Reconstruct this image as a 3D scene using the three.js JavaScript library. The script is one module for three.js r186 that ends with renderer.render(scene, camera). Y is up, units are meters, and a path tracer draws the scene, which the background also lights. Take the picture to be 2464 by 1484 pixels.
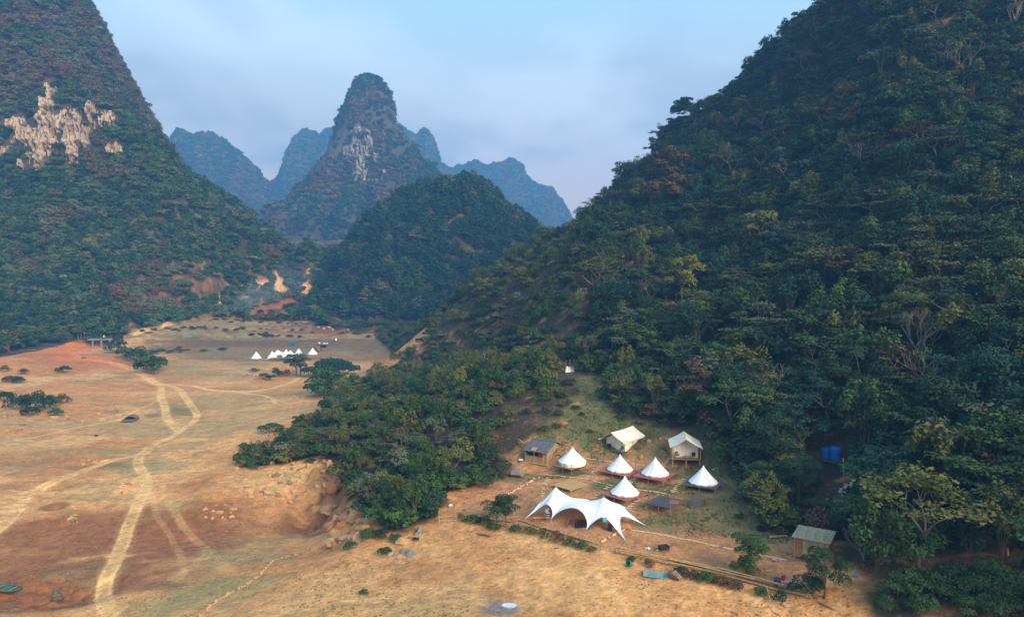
import * as THREE from 'three';
import { mergeGeometries } from 'three/addons/utils/BufferGeometryUtils.js';

// ---------------------------------------------------------------- camera, sky, sun, exposure
const scene = new THREE.Scene();
const PW = 2464, PH = 1484, FOC = 1665, HORIZON = 674, EYE = 36;     // a drone 36 m above the dry lake bed
const PITCH = Math.atan((PH / 2 - HORIZON) / FOC);
const camera = new THREE.PerspectiveCamera(2 * Math.atan(PH / 2 / FOC) * 180 / Math.PI, PW / PH, 1, 6000);
camera.position.set(0, EYE, 0);
camera.rotation.x = -PITCH;

const EXPOSURE = 2.75;
const renderer = new THREE.WebGLRenderer({ antialias: true });
renderer.toneMapping = THREE.LinearToneMapping;
renderer.toneMappingExposure = EXPOSURE;
renderer.shadowMap.enabled = true;

// sun: low in the evening haze behind the right-hand mountain side of the valley, very soft
const sun = new THREE.DirectionalLight(new THREE.Color().setRGB(1.0, 0.84, 0.64), 3.0);
sun.position.set(260, 215, 170);
sun.target.position.set(0, 10, -150);
sun.castShadow = true;
sun.shadow.radius = 60;
sun.shadow.mapSize.set(4096, 4096);
Object.assign(sun.shadow.camera, { left: -500, right: 400, top: 500, bottom: -300, near: 1, far: 1600 });
scene.add(sun, sun.target);

// ---------------------------------------------------------------- noise and random numbers
function rng(seed) {
  let s = seed >>> 0;
  return () => { s = (s + 0x6d2b79f5) | 0; let t = Math.imul(s ^ (s >>> 15), 1 | s); t = (t + Math.imul(t ^ (t >>> 7), 61 | t)) ^ t; return ((t ^ (t >>> 14)) >>> 0) / 4294967296; };
}
const TAB = new Float32Array(65536); { const r = rng(77); for (let i = 0; i < 65536; i++) TAB[i] = r() * 2 - 1; }
const sm = (t) => t * t * (3 - 2 * t);
function n2(x, y) {
  const ix = Math.floor(x), iy = Math.floor(y), u = sm(x - ix), v = sm(y - iy);
  const a = ((ix & 255) << 8), b = (((ix + 1) & 255) << 8), c = iy & 255, d = (iy + 1) & 255;
  const p = TAB[a | c], q = TAB[b | c], r = TAB[a | d], s = TAB[b | d];
  return p + (q - p) * u + (r - p + (p - q - r + s) * u) * v;
}
function fbm(x, y, o = 4) { let s = 0, a = 0.5; for (let i = 0; i < o; i++) { s += a * n2(x, y); x = x * 2.03 + 17.3; y = y * 2.03 - 9.1; a *= 0.5; } return s; }
function n3(x, y, z) { const k = Math.floor(z), t = sm(z - k); return n2(x + k * 37.7, y + k * 91.3) * (1 - t) + n2(x + (k + 1) * 37.7, y + (k + 1) * 91.3) * t; }
const clamp = (x, a = 0, b = 1) => Math.min(b, Math.max(a, x));
const step = (a, b, x) => { const t = clamp((x - a) / (b - a)); return t * t * (3 - 2 * t); };
const lerp = (a, b, t) => a + (b - a) * t;
const mix3 = (a, b, t) => [lerp(a[0], b[0], t), lerp(a[1], b[1], t), lerp(a[2], b[2], t)];
const srgb = (r, g, b) => new THREE.Color().setRGB(r / 255, g / 255, b / 255, THREE.SRGBColorSpace);

// ---------------------------------------------------------------- sky: evening air with thin cloud, pale blue above and rosy grey low down
{
  const W = 1024, H = 512, data = new Float32Array(W * H * 4);
  const stops = [[0, [240, 206, 186]], [5, [234, 206, 190]], [9, [222, 208, 200]], [14, [200, 208, 214]], [20, [170, 206, 228]], [26, [152, 202, 230]], [40, [138, 190, 226]], [90, [126, 174, 218]]]
    .map(([a, c]) => [a, srgb(...c).toArray()]);
  for (let r = 0; r < H; r++) {
    const el = ((r + 0.5) / H - 0.5) * 180, e = Math.max(0, el);
    let k = 0; while (k < stops.length - 2 && e > stops[k + 1][0]) k++;
    const base = mix3(stops[k][1], stops[k + 1][1], clamp((e - stops[k][0]) / (stops[k + 1][0] - stops[k][0])));
    for (let c = 0; c < W; c++) {
      const az = ((c + 0.5) / W - 0.5) * Math.PI * 2, x = Math.cos(az) * Math.cos(el * Math.PI / 180), y = Math.sin(el * Math.PI / 180), z = Math.sin(az) * Math.cos(el * Math.PI / 180);
      const s = 1 / (Math.max(y, 0.0) + 0.22), cl = fbm(x * s * 1.6 + 31, z * s * 1.6 + 7 + y * 2.2, 5);
      const veil = step(-0.12, 0.42, cl), grey = step(0.05, 0.5, fbm(x * s * 2.6 + 3, z * s * 2.1 + 57, 5)) * (1 - step(10, 34, e));
      let col = mix3(base, [0.80, 0.86, 0.95], veil * 0.36 * step(2, 16, e));
      col = mix3(col, [0.36, 0.42, 0.54], grey * 0.6 * step(1, 7, e));
      const right = Math.atan2(x, -z) * 57.3;
      for (const [ca, ce, wa, we, k] of [[-27, 13.5, 7, 1.3, 0.55], [-23, 12.2, 5, 1.0, 0.45], [-30, 15, 6, 1.2, 0.35], [-17, 9.5, 8, 1.0, 0.35], [14, 17, 16, 1.6, 0.2], [40, 12, 20, 2, 0.3], [-70, 14, 18, 2, 0.4], [120, 13, 26, 2, 0.35], [-140, 15, 24, 2.4, 0.35]]) { const da = (right - ca) / wa, de = (e - ce + 0.08 * (right - ca)) / we, f = Math.exp(-da * da - de * de) * k * 1.15 * (0.7 + 0.9 * fbm(right / 3.2, e / 1.4, 4)); if (f > 0.004) col = mix3(col, [0.27, 0.33, 0.44], clamp(f)); }
      for (let q = 0; q < 3; q++) data[(r * W + c) * 4 + q] = col[q] / EXPOSURE * 1.62;
      data[(r * W + c) * 4 + 3] = 1;
    }
  }
  const t = new THREE.DataTexture(data, W, H, THREE.RGBAFormat, THREE.FloatType);
  t.mapping = THREE.EquirectangularReflectionMapping; t.magFilter = THREE.LinearFilter; t.needsUpdate = true;
  scene.background = t; scene.environment = t;
}
scene.fog = new THREE.FogExp2(new THREE.Color().setRGB(0.18, 0.5, 1.0), 0.0005);

// ---------------------------------------------------------------- scene helpers
const used = new Map();
function numbered(name) { const n = used.get(name) ?? 0; used.set(name, n + 1); return n ? name + '_' + String(n).padStart(3, '0') : name; }
function tag(o, label, category, group, kind) {
  o.userData.label = label; if (category) o.userData.category = category;
  if (group) o.userData.group = group; if (kind) o.userData.kind = kind; return o;
}
const shade = (o) => { o.castShadow = true; o.receiveShadow = true; return o; };
function mesh(name, geo, mat, parent) { const m = shade(new THREE.Mesh(geo, mat)); m.name = parent ? name : numbered(name); (parent || scene).add(m); return m; }
function thing(name, label, category, p, turn = 0, group) {
  const o = new THREE.Group(); o.name = numbered(name); scene.add(o); o.position.set(p.x, p.y, p.z); o.rotation.y = turn; return tag(o, label, category, group);
}
const mat = (r, g, b, o = {}) => new THREE.MeshStandardMaterial({ color: srgb(r, g, b), roughness: 0.9, ...o });

// ---------------------------------------------------------------- the lie of the land
// a point seen at photograph position (u, v) and d metres ahead; d is measured along the ground
const CP = Math.cos(PITCH), SP = Math.sin(PITCH);
function ray(u, v) { const a = (u - PW / 2) / FOC, b = (PH / 2 - v) / FOC, y = b * CP - SP, z = CP + b * SP; return [a / z, y / z]; }
function at(u, v, d) { const [a, b] = ray(u, v); return [a * d, d, EYE + b * d]; }
function atY(u, v, Y) { const [a, b] = ray(u, v); const d = (Y - EYE) / b; return [a * d, d, Y]; }
function project(x, y, d) { const yy = y - EYE, cy = yy * CP + d * SP, cz = d * CP - yy * SP; return [PW / 2 + FOC * x / cz, PH / 2 - FOC * cy / cz]; }

function spline(points) {                                            // thin plate through scattered heights
  const n = points.length, m = n + 3, A = [], S = 100, k = (r2) => (r2 < 1e-9 ? 0 : r2 * Math.log(r2));
  const P = points.map(([x, d, y]) => [x / S, d / S, y]);
  for (let i = 0; i < m; i++) A.push(new Float64Array(m + 1));
  for (let i = 0; i < n; i++) {
    for (let j = 0; j < n; j++) A[i][j] = k((P[i][0] - P[j][0]) ** 2 + (P[i][1] - P[j][1]) ** 2) + (i === j ? 0.004 : 0);
    A[i][n] = A[n][i] = 1; A[i][n + 1] = A[n + 1][i] = P[i][0]; A[i][n + 2] = A[n + 2][i] = P[i][1]; A[i][m] = P[i][2];
  }
  for (let c = 0; c < m; c++) {
    let p = c; for (let r = c + 1; r < m; r++) if (Math.abs(A[r][c]) > Math.abs(A[p][c])) p = r;
    [A[c], A[p]] = [A[p], A[c]];
    for (let r = c + 1; r < m; r++) { const f = A[r][c] / A[c][c]; if (f) for (let q = c; q <= m; q++) A[r][q] -= f * A[c][q]; }
  }
  const w = new Float64Array(m);
  for (let c = m - 1; c >= 0; c--) { let s = A[c][m]; for (let q = c + 1; q < m; q++) s -= A[c][q] * w[q]; w[c] = s / A[c][c]; }
  return (x, d) => { x /= S; d /= S; let s = w[n] + w[n + 1] * x + w[n + 2] * d; for (let i = 0; i < n; i++) { const r2 = (x - P[i][0]) ** 2 + (d - P[i][1]) ** 2; if (r2 > 1e-9) s += w[i] * r2 * Math.log(r2); } return s; };
}
const Y = (list) => list.map(([u, v, y]) => atY(u, v, y)), D = (list) => list.map(([u, v, d]) => at(u, v, d));

// dry lake bed, camp terrace and the terraced fields climbing to the pass
const groundFn = spline([
  ...Y([[-300, 1484, 0], [0, 1484, 0], [250, 1484, 0.3], [450, 1484, 1], [700, 1484, 3.2], [1000, 1484, 4.6], [1300, 1484, 4.6], [1600, 1484, 4.8], [1900, 1484, 5], [2100, 1484, 5.6], [2464, 1484, 7.5],
    [0, 1350, -0.8], [200, 1330, -1.2], [450, 1330, -1], [650, 1350, 1.2], [800, 1290, 1.5], [900, 1330, 3], [1000, 1290, 4.2], [1100, 1280, 4.9],
    [0, 1200, 0], [330, 1180, 0], [560, 1200, 0.4], [780, 1230, -1], [700, 1165, 1.0], [600, 1090, 1.2], [860, 1195, 4.2], [885, 1262, 4.4], [825, 1150, 3.8], [760, 1112, 3.0], [690, 1105, 2.2], [640, 1100, 1.6], [740, 1180, 0.4], [810, 1255, -0.8],
    [0, 1050, 0], [300, 1060, 0], [480, 1020, 0], [700, 980, 0.8], [600, 940, 0], [400, 920, 0.5], [200, 930, 1], [0, 930, 1.2],
    [180, 830, 5], [60, 845, 5], [0, 860, 5], [-300, 900, 4], [320, 880, 2], [450, 890, 1], [620, 862, 1.5], [750, 852, 2], [900, 870, 1], [1000, 835, 3],
    [1090, 1240, 5.2], [1270, 1270, 5.6], [1450, 1320, 5.7], [1700, 1380, 5.7], [1950, 1430, 6], [1300, 1230, 6.2], [1400, 1280, 6.1], [1550, 1250, 6.5], [1800, 1330, 6.4], [1200, 1180, 6], [1120, 1190, 5.6],
    [1370, 1130, 7.6], [1490, 1160, 7.6], [1580, 1165, 7.8], [1700, 1185, 8], [1495, 1205, 7], [1600, 1240, 7], [1300, 1110, 8], [1500, 1085, 9.5], [1660, 1095, 9.5], [1400, 1040, 11.5], [1600, 1020, 12.5], [1440, 930, 16], [1390, 895, 17.5],
    [1850, 1250, 7.5], [1965, 1335, 7], [2050, 1420, 6.6], [2250, 1400, 8]]),
  ...D([[600, 800, 380], [900, 800, 380], [600, 770, 415], [1000, 782, 400], [500, 742, 420], [700, 742, 450], [760, 662, 540], [620, 702, 470], [760, 600, 640]]),
  [-300, 330, 8], [-300, 200, 3], [-250, 100, 2], [300, 300, 10], [200, 200, 12], [120, 100, 8], [100, 500, 20], [300, 650, 40], [-300, 650, 60], [0, 700, 70]]);
// wooded spur and the right-hand mountain
const ridge = D([[1450, 505, 330], [1345, 565, 365], [1550, 405, 310], [1640, 305, 300], [1720, 268, 290], [1800, 195, 285], [1900, 115, 275], [1980, 45, 270]]);
const rightFn = spline([
  ...D([[1150, 690, 250], [1250, 645, 235], [1400, 640, 210], [1520, 640, 190], [1070, 775, 275], [1005, 828, 300], [1300, 800, 175], [1400, 780, 165], [1500, 800, 150], [1200, 850, 190], [1100, 900, 200], [1000, 935, 200],
    [900, 985, 185], [800, 1035, 165], [700, 1075, 152], [645, 1095, 147], [1150, 1000, 150], [1000, 1080, 140], [1100, 1120, 120], [1200, 1060, 125], [1300, 950, 140], [1300, 1020, 122],
    [1550, 950, 128], [1700, 1000, 112], [1750, 1100, 100], [1820, 1185, 92], [1870, 1285, 80], [2040, 1335, 75], [2110, 1445, 65], [2300, 1405, 63], [2464, 1400, 61], [2700, 1300, 60],
    [1700, 900, 128], [1900, 1000, 105], [2000, 1100, 92], [2200, 1100, 84], [2464, 1100, 76], [2200, 1000, 93], [2464, 950, 88], [2000, 850, 120], [1700, 750, 160], [1550, 800, 155], [1600, 650, 195],
    [2200, 800, 112], [2464, 750, 108], [2000, 650, 150], [1800, 600, 180], [2200, 600, 135], [2464, 550, 130], [2000, 450, 185], [1850, 450, 205], [1700, 450, 230], [1600, 500, 240],
    [2200, 300, 172], [2464, 300, 165], [2000, 250, 220], [1850, 270, 248], [2200, 0, 210], [2464, 0, 200], [2100, -100, 240], [2464, -200, 230], [2750, 300, 160], [2750, -100, 210]]),
  ...Y([[980, 1190, 3.5], [900, 1205, 2], [1050, 1230, 4]]),
  ...ridge, ...ridge.map(([x, d, y]) => [x + 30, d + 75, y - 22]),
  ...Y([[600, 1000, -6], [850, 930, -6], [950, 850, -8], [880, 830, -10], [560, 1120, -4], [700, 1180, -5], [850, 1310, -3], [1000, 1340, -2], [1150, 1200, 2], [1300, 1150, 3], [1400, 1250, 2], [1600, 1200, 2], [1750, 1250, 2], [1800, 1350, 2],
    [1950, 1450, 0], [1500, 1085, 6], [1650, 1100, 6], [1450, 1000, 8], [1430, 930, 12], [1000, 1600, -8], [1800, 1600, -5], [300, 1200, -12], [2200, 1600, 2]]),
  [-100, 300, -25], [-60, 420, -20], [-200, 250, -40], [40, 480, 0], [-250, 500, -60]]);
// left-hand mountain with its cliffs
const crest = D([[125, 10, 478], [168, 150, 462], [225, 240, 457], [300, 312, 452], [350, 366, 450], [410, 408, 452], [505, 462, 456], [548, 512, 458], [655, 545, 470], [745, 582, 490], [810, 605, 530]]);
const feet = D([[-200, 880, 300], [0, 852, 320], [150, 832, 335], [300, 797, 350], [450, 752, 390], [560, 717, 435], [700, 682, 500], [760, 662, 540]]);
const leftFn = spline([...feet, ...feet.map(([x, d, y]) => [x + 18, d - 45, y - 16]),
  ...D([[0, 700, 360], [200, 700, 365], [400, 690, 400], [550, 640, 450], [700, 625, 520], [0, 550, 395], [200, 550, 395], [400, 560, 415], [600, 562, 465], [0, 400, 420], [150, 390, 420], [300, 400, 425], [450, 450, 440],
    [0, 300, 428], [100, 280, 430], [200, 270, 435], [300, 300, 445], [0, 150, 445], [90, 150, 450], [-60, 0, 470], [50, 0, 474], [-60, -150, 500], [60, -130, 500], [-250, 500, 400], [-250, 100, 450]]),
  ...crest, ...crest.map(([x, d, y]) => [x + 15, d + 60, y - 30]), ...crest.map(([x, d, y]) => [x + 25, d + 150, y - 130]), ...crest.filter((c, i) => i < 9).map(([x, d, y]) => [x + 28, d + 6, y - 52]), ...crest.filter((c, i) => i < 9).map(([x, d, y]) => [x + 60, d + 25, Math.max(10, y - 120)]), [-100, 300, -30], [0, 450, -25], [-50, 620, 20], [-400, 250, -20]]);
function smax(a, b, k) { const h = Math.max(k - Math.abs(a - b), 0) / k; return Math.max(a, b) + h * h * k * 0.25; }
const hill = { x: at(1085, 600, 512)[0], d: 512, r: 114, top: 100 };   // wooded hill in mid valley
function hillFn(x, d) {
  const dx = x - hill.x, dd = d - hill.d, r = Math.hypot(dx * (dx > 0 ? 1.12 : 1.0), dd * 1.05) / hill.r * (1 + 0.1 * n2(Math.atan2(dd, dx) * 1.6, 3.3));
  return r > 1.4 ? -40 : hill.top * (1 - Math.pow(r, 2.1)) + 2 + (13 * fbm(x / 38 + 4, d / 38, 3) + 9 * (0.35 - Math.abs(n2(x / 24 + 6, d / 60)))) * (1 - 0.3 * r);
}
const GX0 = -480, GX1 = 342, GD0 = 30, GD1 = 724, GS = 2.5, GNX = Math.round((GX1 - GX0) / GS) + 1, GND = Math.round((GD1 - GD0) / GS) + 1;
const GRID = new Float32Array(GNX * GND);
for (let j = 0; j < GND; j++) for (let i = 0; i < GNX; i++) {
  const x = GX0 + i * GS, d = GD0 + j * GS;
  let g = groundFn(x, d);
  const tz = step(345, 375, d) * (1 - step(470, 520, d)) * step(-230, -180, x) * (1 - step(20, 60, x));
  if (tz > 0) { const s = 2.2, q = (g + 0.8 * n2(x / 60, d / 60)) / s, fl = Math.floor(q); g = lerp(g, (fl + step(0.72, 0.98, q - fl)) * s, tz); }
  const rf = rightFn(x, d); let y = smax(g, rf + (8 * fbm(x / 34 + 8, d / 40, 3) + 6 * (0.35 - Math.abs(n2(x / 30, d / 44 + 9)))) * step(30, 70, rf), 4); const lf = leftFn(x, d); y = smax(y, lf + (11 * (0.45 - Math.abs(n2(x / 40 + 2, d / 70))) + 6 * fbm(x / 30, d / 22 + 4, 3)) * step(20, 60, lf), 6); y = smax(y, hillFn(x, d), 8);
  GRID[j * GNX + i] = y;
}
function cubic(a, b, c, d, t) { return b + 0.5 * t * (c - a + t * (2 * a - 5 * b + 4 * c - d + t * (3 * (b - c) + d - a))); }
function baseH(x, d) {
  const fx = clamp((x - GX0) / GS, 1, GNX - 3.001), fd = clamp((d - GD0) / GS, 1, GND - 3.001), i = Math.floor(fx), j = Math.floor(fd), u = fx - i, v = fd - j, r = [0, 0, 0, 0];
  for (let k = -1; k < 3; k++) { const o = (j + k) * GNX + i; r[k + 1] = cubic(GRID[o - 1], GRID[o], GRID[o + 1], GRID[o + 2], u); }
  return cubic(r[0], r[1], r[2], r[3], v);
}
const slopeOf = (x, d) => Math.hypot(baseH(x + 1.5, d) - baseH(x - 1.5, d), baseH(x, d + 1.5) - baseH(x, d - 1.5)) / 3;
const banks = [];                                                    // eroded, broken banks: [x, d, radius]
const dents = [];                                                    // pits, mounds and ruts: [x, d, rx, rd, height]
function H(x, d) {
  const b = baseH(x, d), w = step(0.12, 0.4, slopeOf(x, d));
  let y = b + 0.16 * fbm(x / 5.5, d / 5.5, 4) * (1 - w) + 0.5 * fbm(x / 22 + 9, d / 22, 3) * (1 - w * 0.5) + w * 3.2 * fbm(x / 26, d / 26, 4);
  for (const [bx0, bd0, br] of banks) { const q = Math.hypot(x - bx0, d - bd0) / br; if (q < 1) y += (1 - q * q) * (1.1 * (0.4 - Math.abs(n2(x / 1.9, d / 2.6))) + 0.55 * n2(x / 0.9 + 5, d / 1.3)); }
  for (const [dx, dd, rx, rd, hh] of dents) { const q = ((x - dx) / rx) ** 2 + ((d - dd) / rd) ** 2; if (q < 1) { const k = 1 - q; y += hh * k * k * (1 + 0.4 * n2(x * 1.3, d * 1.3)); } }
  return y;
}
// where a line of sight of the photograph meets the land
function spot(u, v, lift = 0) {
  const [a, b] = ray(u, v); let d = 45, p = d;
  for (; d < 720; d *= 1.006) { if (EYE + b * d < H(a * d, d) + lift) break; p = d; }
  for (let i = 0; i < 12; i++) { const m = (p + d) / 2; if (EYE + b * m < H(a * m, m) + lift) d = m; else p = m; }
  return new THREE.Vector3(a * d, H(a * d, d), -d);
}
for (const [u, v, rx, rd, hh] of [[150, 1420, 9, 7, -1.6], [135, 1221, 1.6, 1.6, -0.5], [430, 1290, 8, 8, -0.5], [770, 1225, 6, 9, -1.5], [110, 1170, 6, 3, -0.6], [60, 1110, 8, 4, -0.6], [215, 1110, 5, 3, 0.5], [290, 1180, 3, 3, 0.7], [165, 1255, 2.5, 2.5, 0.6]]) {
  const p = spot(u, v); dents.push([p.x, -p.z, rx, rd, hh]);
}
for (const [u, v, q] of [[845, 1210, 6], [810, 1160, 6], [770, 1128, 6], [870, 1265, 5]]) { const p = spot(u, v); banks.push([p.x, -p.z, q]); }
const onLand = (x, d, up = 0) => new THREE.Vector3(x, H(x, d) + up, -d);

// ---------------------------------------------------------------- ground cover: where the woods stop, where wheels and feet have worn tracks
const world = (list) => list.map(([u, v]) => { const p = spot(u, v); return [p.x, -p.z]; });
const inside = (poly, x, d) => { let c = false; for (let i = 0, j = poly.length - 1; i < poly.length; j = i++) { const [xi, di] = poly[i], [xj, dj] = poly[j]; if ((di > d) !== (dj > d) && x < ((xj - xi) * (d - di)) / (dj - di) + xi) c = !c; } return c; };
const CLEAR = world([[-500, 910], [-200, 885], [0, 860], [100, 843], [180, 818], [240, 832], [300, 803], [400, 790], [500, 766], [600, 768], [742, 772], [800, 792], [900, 798], [1040, 805], [985, 852], [930, 888], [850, 922], [800, 968], [765, 1012], [700, 1062], [620, 1102], [560, 1128],
  [690, 1112], [765, 1098], [830, 1140], [872, 1205], [905, 1278], [965, 1288], [1040, 1252], [1062, 1200], [1100, 1178], [1200, 1178], [1235, 1125], [1222, 1085], [1290, 1048], [1332, 1012], [1385, 962], [1395, 908], [1424, 898], [1462, 935], [1478, 990], [1560, 1030], [1660, 1030], [1710, 1070], [1760, 1122], [1800, 1192], [1840, 1262], [1900, 1292], [2022, 1334], [2082, 1402], [2092, 1480]]).concat([[60, 40], [-260, 40], [-420, 200]]);
const OPENSLOPE = world([[300, 800], [330, 700], [380, 650], [480, 640], [560, 690], [540, 720], [450, 752]]);   // thin brush on the brown slope above the road
const SPARSE = world([[330, 800], [420, 770], [500, 742], [560, 705], [650, 682], [745, 664], [748, 700], [742, 770], [600, 768], [500, 766], [400, 790]]);
const BRUSH = world([[1230, 1085], [1150, 1090], [1200, 960], [1290, 930], [1340, 960], [1330, 1010]]).concat(world([[1280, 1050]]));
const TRACKS = [                                                     // [half width in metres, strength, points]
  [1.05, 0.9, [[337, 1094], [331, 1114], [346, 1146], [352, 1169], [334, 1204], [320, 1239], [305, 1274], [291, 1314], [270, 1361], [253, 1396], [247, 1431], [259, 1484]]],
  [1.15, 0.9, [[474, 998], [464, 1015], [439, 1032], [415, 1049], [366, 1071], [337, 1094], [279, 1105], [203, 1131], [145, 1152], [87, 1178], [58, 1198], [35, 1233], [0, 1268], [-60, 1310]]],
  [1.6, 1, [[388, 927], [386, 954], [395, 978], [400, 1003], [415, 1022], [427, 1037]]],
  [1.4, 0.85, [[398, 926], [430, 937], [444, 956], [461, 978], [474, 998]]],
  [2.6, 1, [[168, 824], [171, 839], [186, 859], [220, 866], [269, 873], [317, 888], [352, 910], [388, 927]]],
  [1.2, 0.9, [[388, 927], [400, 925], [464, 929], [513, 939], [601, 942], [639, 937], [700, 921], [722, 907]]],
  [1.0, 0.8, [[541, 942], [590, 946], [644, 955], [663, 970]]],
  [0.8, 0.8, [[0, 1066], [98, 1049], [195, 1027], [281, 1010], [330, 986], [378, 964]]],
  [1.6, 0.6, [[168, 824], [120, 838], [60, 850], [0, 862]]],
  [2.8, 1, [[330, 802], [400, 780], [480, 757], [520, 737], [560, 712], [600, 696], [680, 683], [745, 672]]],
  [0.7, 0.35, [[389, 1163], [407, 1198], [430, 1250], [480, 1309], [500, 1332], [465, 1358], [421, 1393]]],
  [0.5, 0.28, [[352, 1169], [370, 1210], [375, 1240], [415, 1300], [440, 1370], [430, 1400]]],
  [0.9, 0.35, [[72, 1225], [140, 1195], [210, 1165]]],
  [0.9, 0.3, [[1076, 1262], [1058, 1292], [1000, 1330], [925, 1378], [860, 1430], [800, 1484]]],
  [0.8, 0.3, [[1472, 1308], [1452, 1350], [1460, 1400], [1500, 1470]]],
];
const trackLines = TRACKS.map(([w, s, pts]) => { const c = new THREE.CatmullRomCurve3(pts.map(([u, v]) => spot(u, v)), false, 'centripetal'); return [w, s, c.getPoints(pts.length * 6)]; });
const nearTrack = (x, d, m) => trackLines.some(([w, , pts]) => w > 1.3 && pts.some((p) => Math.abs(p.x - x) < w + m && Math.abs(p.z + d) < w + m));
const C = (r, g, b) => { const c = srgb(r, g, b); return [c.r, c.g, c.b]; };
const SOIL = { sand: C(194, 132, 76), pale: C(211, 156, 97), track: C(226, 176, 112), brown: C(138, 84, 48), pit: C(116, 68, 38), red: C(180, 96, 50), orange: C(224, 114, 44), olive: C(132, 124, 80), grass: C(96, 94, 54), straw: C(206, 160, 102), field: C(94, 70, 48), litter: C(54, 48, 32), grey: C(122, 112, 108), white: C(205, 205, 210), camp: C(170, 116, 76) };
// painted patches: [u, v, rx, rd, strength, soil]
const PATCHES = [
  [170, 1425, 10, 8, 0.9, 'pit'], [430, 1285, 11, 10, 0.9, 'brown'], [250, 1285, 14, 9, 0.8, 'brown'], [100, 1400, 14, 8, 0.7, 'brown'], [330, 1380, 9, 7, 0.55, 'brown'], [770, 1225, 6, 10, 0.85, 'pit'], [60, 1310, 12, 9, 0.5, 'brown'], [640, 1245, 8, 7, 0.6, 'brown'], [500, 1290, 7, 8, 0.5, 'brown'],
  [110, 1172, 7, 3, 0.5, 'brown'], [135, 1221, 2, 2, 0.7, 'pit'], [60, 1105, 10, 5, 0.4, 'brown'], [300, 930, 26, 12, 0.35, 'red'],
  [110, 870, 34, 30, 0.4, 'red'], [40, 850, 40, 14, 0.55, 'red'], [250, 880, 22, 16, 0.5, 'red'], [175, 840, 8, 18, 0.9, 'orange'], [200, 862, 10, 7, 0.8, 'orange'], [560, 965, 22, 16, 0.5, 'olive'], [620, 1000, 22, 12, 0.45, 'olive'], [520, 1030, 18, 10, 0.5, 'olive'], [430, 990, 8, 10, 0.75, 'grass'],
  [340, 1120, 10, 6, 0.5, 'olive'], [260, 1120, 9, 3, 0.55, 'grass'], [300, 1030, 16, 9, 0.4, 'olive'], [100, 1020, 30, 8, 0.35, 'olive'], [150, 1085, 16, 5, 0.4, 'olive'], [200, 1380, 6, 4, 0.3, 'olive'], [600, 1340, 9, 6, 0.55, 'olive'], [520, 1430, 8, 5, 0.6, 'olive'], [450, 1400, 5, 4, 0.35, 'grass'], [660, 1300, 7, 3, 0.4, 'olive'], [350, 1460, 5, 4, 0.35, 'olive'],
  [1205, 1462, 2.3, 1.5, 1.4, 'grey'], [1226, 1456, 0.8, 0.6, 1.2, 'white'], [1100, 1395, 2.5, 2, 0.3, 'olive'], [1330, 1400, 7, 6, 0.55, 'straw'], [1450, 1420, 8, 5, 0.5, 'pale'], [1000, 1440, 7, 4, 0.4, 'straw'], [900, 1330, 8, 5, 0.4, 'pale'],
  [600, 800, 60, 60, 0.75, 'field'], [850, 790, 60, 45, 0.85, 'field'], [640, 850, 50, 18, 0.4, 'olive'], [520, 900, 22, 18, 0.4, 'olive'], [430, 880, 22, 12, 0.5, 'olive'], [560, 778, 40, 16, 0.35, 'red'], [700, 662, 40, 14, 0.9, 'red'], [620, 740, 50, 40, 0.7, 'red'], [560, 790, 60, 12, 0.5, 'red'], [430, 730, 30, 30, 0.5, 'red'], [860, 806, 70, 8, 0.6, 'red'], [900, 795, 60, 9, 0.4, 'red'], [430, 690, 70, 55, 0.8, 'olive'], [700, 815, 50, 10, 0.6, 'olive'], [560, 815, 40, 10, 0.5, 'olive'], [850, 815, 50, 8, 0.5, 'olive'],
  [640, 1140, 8, 7, 0.5, 'pale'], [700, 1180, 9, 8, 0.4, 'pale'], [660, 1000, 14, 10, 0.5, 'pale'], [740, 960, 14, 14, 0.6, 'pale'],
];
const CAMPGRASS = [[1370, 1140, 4, 1.6, 1], [1480, 1165, 4, 2, 1], [1590, 1180, 6, 2.4, 1], [1700, 1190, 6, 3, 1], [1560, 1090, 3, 2, 0.5], [1450, 1100, 4, 2, 0.7], [1640, 1135, 6, 2.6, 1], [1740, 1110, 7, 5, 0.9], [1470, 1040, 14, 5, 0.9], [1600, 1040, 12, 5, 0.9], [1700, 1060, 7, 6, 0.9], [1430, 930, 8, 16, 1.2], [1430, 1010, 10, 9, 1.1], [1250, 1150, 3.4, 2.2, 0.8], [1440, 1210, 3, 1.6, 0.7], [1620, 1250, 5, 2, 0.9], [1800, 1230, 8, 6, 0.8], [1850, 1280, 5, 3, 0.7], [1740, 1270, 7, 2.4, 0.55], [1650, 1265, 5, 2, 0.6], [1545, 1215, 2, 1.5, 0.6], [1330, 1180, 4, 2, 0.3], [1760, 1175, 5, 4, 0.8]];
for (const [u, v, a, b, s] of CAMPGRASS) PATCHES.push([u, v, a, b, s * 0.95, 'grass']);
const patchSpots = PATCHES.map(([u, v, rx, rd, s, k]) => { const p = spot(u, v); return [p.x, -p.z, rx, rd, s, SOIL[k], k]; });
const campEdge = world([[1090, 1240], [1450, 1320], [1950, 1440], [2030, 1340], [1850, 1260], [1760, 1120], [1660, 1030], [1440, 1000], [1300, 1040], [1220, 1085], [1200, 1175], [1100, 1178]]);
const C2 = C(106, 98, 62), buckets = new Map(), CELL = 8;
for (const p of patchSpots) { const [x, d, rx, rd] = p, e = 1.5; for (let i = Math.floor((x - rx * e) / CELL); i <= (x + rx * e) / CELL; i++) for (let j = Math.floor((d - rd * e) / CELL); j <= (d + rd * e) / CELL; j++) { const k = i * 1000 + j; if (!buckets.has(k)) buckets.set(k, []); buckets.get(k).push(p); } }
const NONE = [];
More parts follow.
